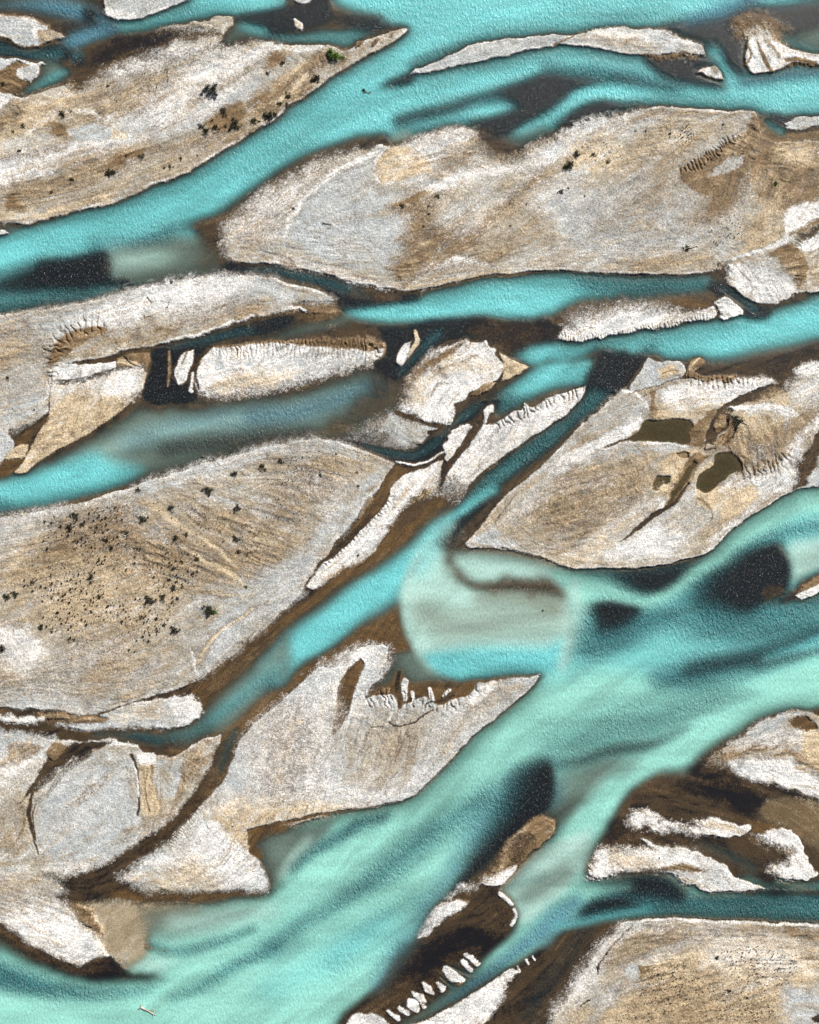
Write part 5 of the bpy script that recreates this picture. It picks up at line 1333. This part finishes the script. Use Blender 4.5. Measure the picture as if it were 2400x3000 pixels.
THINGS = """
s A 1340 570 70 dark|large dark round shrub alone on white gravel of the upper gravel bar
s A 1410 705 44 olive|olive shrub at the upper edge of the muddy mounds by the main channel
s A 1485 792 50 dark|widest dark shrub of the row along the mud mounds beside the main channel
s A 1610 770 44 olive|olive shrub on the pale ledge, second before the point where mud meets channel
s A 1700 730 60 dark|thick dark shrub hanging over the turquoise channel bank at the mud scar
s A 1270 802 28 dark|small dark shrub at the far lower left end of the mud mounds
s A 1303 832 34 dark|squat dark shrub below the leftmost mud mound
s A 1365 812 34 olive|olive shrub in the middle of the row under the mud mounds
s A 1340 765 20 dry|tiny dry shrub on top of the mud mounds
s A 1425 800 22 dry|dry brown shrub between two dark ones in the mud mound row
s A 700 1097 46 dark|dark shrub below a brown mud hummock, middle of the upper left bar
s A 895 988 34 dry|brown dry shrub on the mud ridge right of the dark hummock shrub
s A 458 1136 34 dry|brown hollow shrub on the tan streak left of the dark hummock shrub
s A 325 1213 26 olive|low olive shrub near the lower left of the upper bar
s A 393 727 40 dark|dark shrub at the head of a small dry gully, upper left bar
s A 452 708 18 dry|tiny dry shrub beside the gully head shrub
s A 150 798 26 dark|small shrub pair on brown sand near the left picture edge
s A 85 832 18 olive|tiny olive shrub below left of the shrub pair on brown sand
s A 125 957 20 dark|small dark shrub on grey gravel at the left, below the brown lobe
s A 685 548 16 dark|tiny dark shrub on tan gravel under the wet black slope
s A 800 985 24 dry|dry shrub on the crest of the long mud ridge
s A 1690 465 24 dry|dry shrub on white gravel below the forked stream tip
s A 1075 1055 26 dry|leftmost dry shrub of the small cluster above the channel bank
s A 1145 1003 20 dry|middle dry shrub of the small cluster above the channel bank
s A 1248 985 16 dry|rightmost dry shrub of the small cluster above the channel bank
s A 1040 1062 16 dry|lowest dry shrub of the small cluster above the channel bank
s A 18 538 26 dark|dark shrub on the brown knoll at the left picture edge
d A 490 400 44 40 brown|tangle of brown driftwood stranded beside the dark side pool
s B 385 360 84 bright|bright green bush standing out beside the pointed spit
s B 268 498 50 dark|dark bush on the bank below the bright green one
s B 60 400 24 dark|small dark bush in the mud fan left of the bright green bush
s B 97 605 34 olive|olive bush at the bank, upper of the pair before the mud scar
s B 42 655 26 dark|small dark bush on mud, left of the bank pair
s B 92 662 24 dark|small dark bush touching the turquoise water below the olive one
s B 18 722 26 dark|dark bush at the corner where the mud scar meets the channel
d B 645 270 40 60 brown|brown driftwood heap midway along the narrow spit
d B 545 282 40 40 brown|brown driftwood heap at the wide end of the narrow spit
d B 740 240 24 80 pale|thin stick lying near the tip of the narrow spit
d B 600 585 40 0 brown|dark snag breaking the surface in mid channel with a wake
s B 575 572 22 olive|weedy twig caught on the snag in mid channel
d B 755 552 30 -50 pale|pale driftwood with foam right of the mid channel snag
d B 650 195 40 5 brown|dark driftwood stuck in the shallows above the narrow spit
d B 345 1415 46 -8 brown|reddish brown log lying on grey gravel of the middle bar
s B 130 1320 14 dark|tiny dark shrub on the white stippled slope of the middle bar
s B 817 1300 26 dark|dark shrub inside the brown hollow of the middle bar
s B 1040 1242 24 dark|dark shrub below the sandy ridge of the middle bar
s B 985 1355 16 dark|tiny dark shrub on the brown slope below the hollow
s B 983 1302 14 dry|tiny dry shrub just above the one on the brown slope
d B 1503 1268 34 70 brown|short upright brown stump with shadow in the middle of the wide bar
s B 950 1430 14 dark|tiny dark shrub near the pale grey lobe edge
s B 1600 1290 12 dark|speck of shrub right of the short brown stump
s B 1498 1430 13 dry|speck of dry shrub under the short brown stump
s C 140 1045 50 dark|dark shrub with white sand below it, centre of the wide bar
s C 195 975 34 dark|dark upright shrub just above the one with white sand
s C 300 980 24 olive|olive scrub patch right of the paired dark shrubs
s C 390 1025 22 dark|small dark shrub further right of the paired dark shrubs
s C 95 1212 26 dark|low dark shrub row on white gravel below the paired shrubs
s C 140 1190 12 dark|single speck of shrub right of the low shrub row
s C 630 830 18 dry|dry shrub, larger of two near the top of the wide bar
s C 565 830 14 dry|dry shrub, smaller of two near the top of the wide bar
s C 782 845 16 olive|olive shrub in the scrub right of the two dry ones
s C 1118 790 15 dark|small dark shrub at the top right of the wide bar
s C 1450 1166 34 bright|green shrub on the bare brown mud flat at the right
d C 508 270 22 70 brown|short driftwood stick on the long white island
d C 850 1245 44 -20 pale|pale stranded log above the grey fan at the right
d C 970 1405 44 30 pale|pale stranded log on grey gravel below the mud scar
d C 915 1562 74 12 pale|uprooted tree with pinkish root plate near the ochre shallows
s C 885 1572 34 dark|dark crown of twigs at the foot of the uprooted tree
d C 782 1668 18 60 brown|little brown stick left of the uprooted tree
s C 245 1240 9 dark|speck of shrub below the low shrub row
s C 1392 1080 10 dark|speck of shrub on the mud flat above the green shrub
d D 950 388 40 -50 brown|brown stump on the white bar, left one of two
d D 1066 412 36 70 brown|dark upright stump on the white bar, right one of two
d D 912 440 20 -40 brown|small stick under the two stumps on the white bar
d D 955 482 56 15 pale|pile of pale drift roots beside the sandy hollow
d D 1395 487 28 0 pale|pale drift root on the tan stripe of the long bar
d D 685 490 14 80 brown|thin twig on the white bar above the combed sand slope
n D 1087 270 26|brown stone in the ochre shallows above the long bar
s D 50 880 22 olive|olive shrub on grey gravel at the left picture edge
s D 217 1080 12 dark|speck of shrub on plain grey gravel, lower left bar
n D 1280 1372 22|brown stone under shallow murky water near the bank
s D 875 1583 22 dark|lone shrub on the white bank beside the wide murky channel
s D 1480 1480 34 dark|shrub behind the bank, upper right part of the scrubby bar
s D 1660 1440 36 olive|olive shrub pair near the top of the scrubby bar
s D 1320 1590 46 dark|large dark shrub on the streaked upper part of the scrubby bar
s D 1500 1700 38 dark|dark shrub right of and below the large one on the streaked part
s D 1083 1700 30 dark|dark shrub with pale mound at the top of the diagonal ridge
s E 45 1405 32 dark|dark shrub near the straight right edge of the scrubby bar
s E 300 1495 18 dark|small dark shrub far right on the scrubby bar
s E 400 1360 14 dark|tiny dark shrub near the top right corner of the scrubby bar
s E 530 1475 16 dark|tiny dark shrub beside the cut corner of the scrubby bar
s E 540 1560 18 dry|dry reddish shrub near the straight cut bank
s F 1205 1150 58 dark|black uprooted bush beside the coiled dark pool
d F 1245 1165 60 160 pale|pale log under the uprooted bush by the coiled pool
d F 1620 1108 20 30 brown|small stick on sand right of the coiled pool
s G 478 130 40 dark|dark shrub near the turquoise channel, upper left of the scrubby bar
s G 438 213 44 dark|dark shrub with a tail of scrub, second below the channel
s G 520 190 26 olive|olive scrub clump right of the shrub with a tail
s G 905 155 46 dark|dark double shrub at the start of the diagonal ridge
d G 820 243 54 30 pale|ring of pale drift roots in the middle of the scrub
s G 805 248 26 dark|dark shrub caught in the ring of drift roots
s G 1108 270 34 dark|dark shrub on the pale spine of the diagonal ridge
s G 1180 250 26 dry|dry mound shrub right of the pale spine
s G 1490 280 34 dark|dark shrub in the streaked sand right of the ridge
s G 1512 355 24 dry|reddish dry shrub below the one in the streaked sand
s G 575 515 34 dark|dark shrub on a brown strip in the centre of the scrub
s G 45 640 38 dark|dark shrub left of the pale boulder pile at the left edge
s G 100 625 34 dark|dark shrub right of the pale boulder pile at the left edge
d G 100 595 44 60 pale|pale driftwood block between two dark shrubs at the left edge
s G 945 668 60 dark|large dark shrub on white gravel, centre right of the scrub
s G 1030 645 34 dark|dark shrub right of the large one on white gravel
s G 1100 588 28 dark|small dark shrub up right of the large one on white gravel
s G 1328 730 60 dark|large spiky dark shrub near the pale triangle of gravel
s G 1352 742 30 bright|green shoot on the right side of the large spiky shrub
s G 1105 855 44 dark|dark shrub at the lower right rim of the scrub
s G 265 835 32 dark|dark shrub on white gravel, left part of the scrubby bar
s G 450 835 15 dark|tiny shrub right of the one on white gravel
s G 205 550 22 dark|small shrub on sand near the left edge
s G 632 648 30 olive|olive shrub with pale twigs in the middle of the scrub
s G 1555 578 22 bright|green shrub beside a dry twig at the end of the ridge
d G 1525 570 26 75 pale|dry pale twig standing at the end of the ridge
s G 1250 400 30 olive|olive scrub on the crest of the ridge
s G 1212 502 18 olive|tiny olive shrub below the crest of the ridge
s G 12 970 44 dark|dark shrub cut by the left picture edge
s G 300 340 16 dark|tiny shrub in the upper left sand
s H 1705 730 12 dark|dark weed tuft in the murky pool
n H 540 378 20|small grey stone on the rim of the white comb strip
d J 1163 838 34 15 pale|white stick and shadow on the lower white triangle
n J 1108 790 10|tiny dark stone above the white stick
n J 1545 880 18|dark stone at the water line of the white triangle
n J 1470 476 18|grey stone on the orange sand
n J 1465 840 8|pebble sized stone on the white triangle
d J 1320 480 26 -50 pale|curved twig on pale gravel near the orange sand
d J 940 1640 90 -25 pale|pale snag with roots breaking the mint water, bottom left
d K 985 122 10 -50 brown|very small stick on the warm grey bar
s L 322 1372 24 dark|dark tuft at the bend of the thin crack, lower right bar
s L 1080 1303 22 dark|dark tuft in pale scrub, middle of the lower right bar
s L 1155 1510 20 dark|dark tuft in brown scrub, lower right bar
s L 1270 1555 14 dark|small dark tuft right of the brown scrub tuft
n L 1085 830 10|tiny dark stone on the grey gravel sheet
n L 715 675 16|small dark stone on the pointed white bar
"""
for ln in THINGS.strip().splitlines():
    hd, lab = ln.split('|'); w = hd.split()
    tl, x, y, s_ = w[1], float(w[2]), float(w[3]), float(w[4])
    if w[0] == 's': shrub(tl, x, y, s_, w[5], lab)
    elif w[0] == 'd': drift(tl, x, y, s_, float(w[5]), w[6], lab)
    else: stone(tl, x, y, s_, lab)

# ---- low tussocks: the larger ones one by one, the rest as ground cover
def tuft_bm(bm, r, at, s):
    for _ in range(9):
        a = r.uniform(0, 6.28); q = Vector((math.cos(a), math.sin(a), 0))
        p = Vector(at) + q * r.uniform(0, .22) * s
        t = p + q * r.uniform(.1, .3) * s + Vector((0, 0, r.uniform(.25, .6) * s))
        n_ = Vector((-q.y, q.x, 0)) * .13 * s
        bm.faces.new([bm.verts.new(p - n_), bm.verts.new(p + n_), bm.verts.new(t + n_ * .5), bm.verts.new(t - n_ * .5)])
TUFT = []
for i, k in enumerate(('dark', 'olive', 'dark', 'dry')):
    r = random.Random(40 + i); bm = bmesh.new(); tuft_bm(bm, r, (0, 0, 0), 1.0); tuft_bm(bm, r, (.12, .1, 0), .8); tuft_bm(bm, r, (-.15, .05, 0), .7)
    TUFT.append(mesh_of(bm, 'tussock', M_LEAF[k]))

def inside(px_, py_, poly):
    c = False
    for i in range(len(poly)):
        (x1, y1), (x2, y2) = poly[i - 1], poly[i]
        if (y1 > py_) != (y2 > py_) and px_ < (x2 - x1) * (py_ - y1) / (y2 - y1) + x1: c = not c
    return c
def scatter(tile, poly, n, r):
    out = []
    xs_, ys_ = [p[0] for p in poly], [p[1] for p in poly]
    while len(out) < n:
        x, y = r.uniform(min(xs_), max(xs_)), r.uniform(min(ys_), max(ys_))
        wx_, wy_ = spot(tile, x, y)
        dens = math.sin(x * .011 + y * .004) * .3 + math.sin(y * .017 - x * .006) * .3 + .55
        if inside(x, y, poly) and r.random() < dens and ground_z(wx_, wy_) > .15: out.append((wx_, wy_))
    return out
R0 = random.Random(77)
SCRUB = [(250, 120), (800, 60), (1000, 250), (1300, 420), (1250, 560), (1150, 650), (1000, 900), (850, 1000), (500, 960), (200, 800), (120, 550), (300, 250)]
for (wx_, wy_) in scatter('G', SCRUB, 210, R0):
    o = bpy.data.objects.new('tussock', R0.choice(TUFT)); sc.collection.objects.link(o)
    s_ = R0.uniform(.7, 1.35)
    o.location = (wx_, wy_, ground_z(wx_, wy_)); o.rotation_euler = (0, 0, R0.uniform(0, 6.28)); o.scale = (s_, s_, s_)
    tag(o, 'knee high dark tussock dotted over the scrubby gravel bar at the left', 'tussock', 'tussocks dotted over the scrubby left bar')
bm = bmesh.new()
for tl, poly, n in (('G', SCRUB, 900), ('G', [(950, 40), (1700, 60), (1725, 420), (1500, 450), (1100, 200)], 160),
                    ('H', [(0, -250), (300, -280), (420, -60), (250, 150), (0, 200)], 130),
                    ('L', [(650, 1370), (1300, 1220), (1700, 1250), (1500, 1500), (1480, 1700), (450, 1700), (620, 1480)], 700),
                    ('C', [(620, 920), (760, 840), (900, 780), (940, 860), (800, 960)], 60), ('C', [(1000, 1450), (1200, 1350), (1250, 1480), (1080, 1560)], 50),
                    ('A', [(700, 480), (1100, 430), (1050, 560), (700, 700)], 40), ('C', [(150, 930), (450, 880), (500, 1000), (200, 1030)], 40)):
    for (wx_, wy_) in scatter(tl, poly, n, R0):
        tuft_bm(bm, R0, (wx_, wy_, ground_z(wx_, wy_)), R0.uniform(.35, .75))
me = mesh_of(bm, 'low_scrub', M_LEAF['dark'])
o = bpy.data.objects.new('low_scrub', me); sc.collection.objects.link(o); o['kind'] = 'stuff'
tag(o, 'sparse low scrub speckling the dry gravel bars', 'scrub')
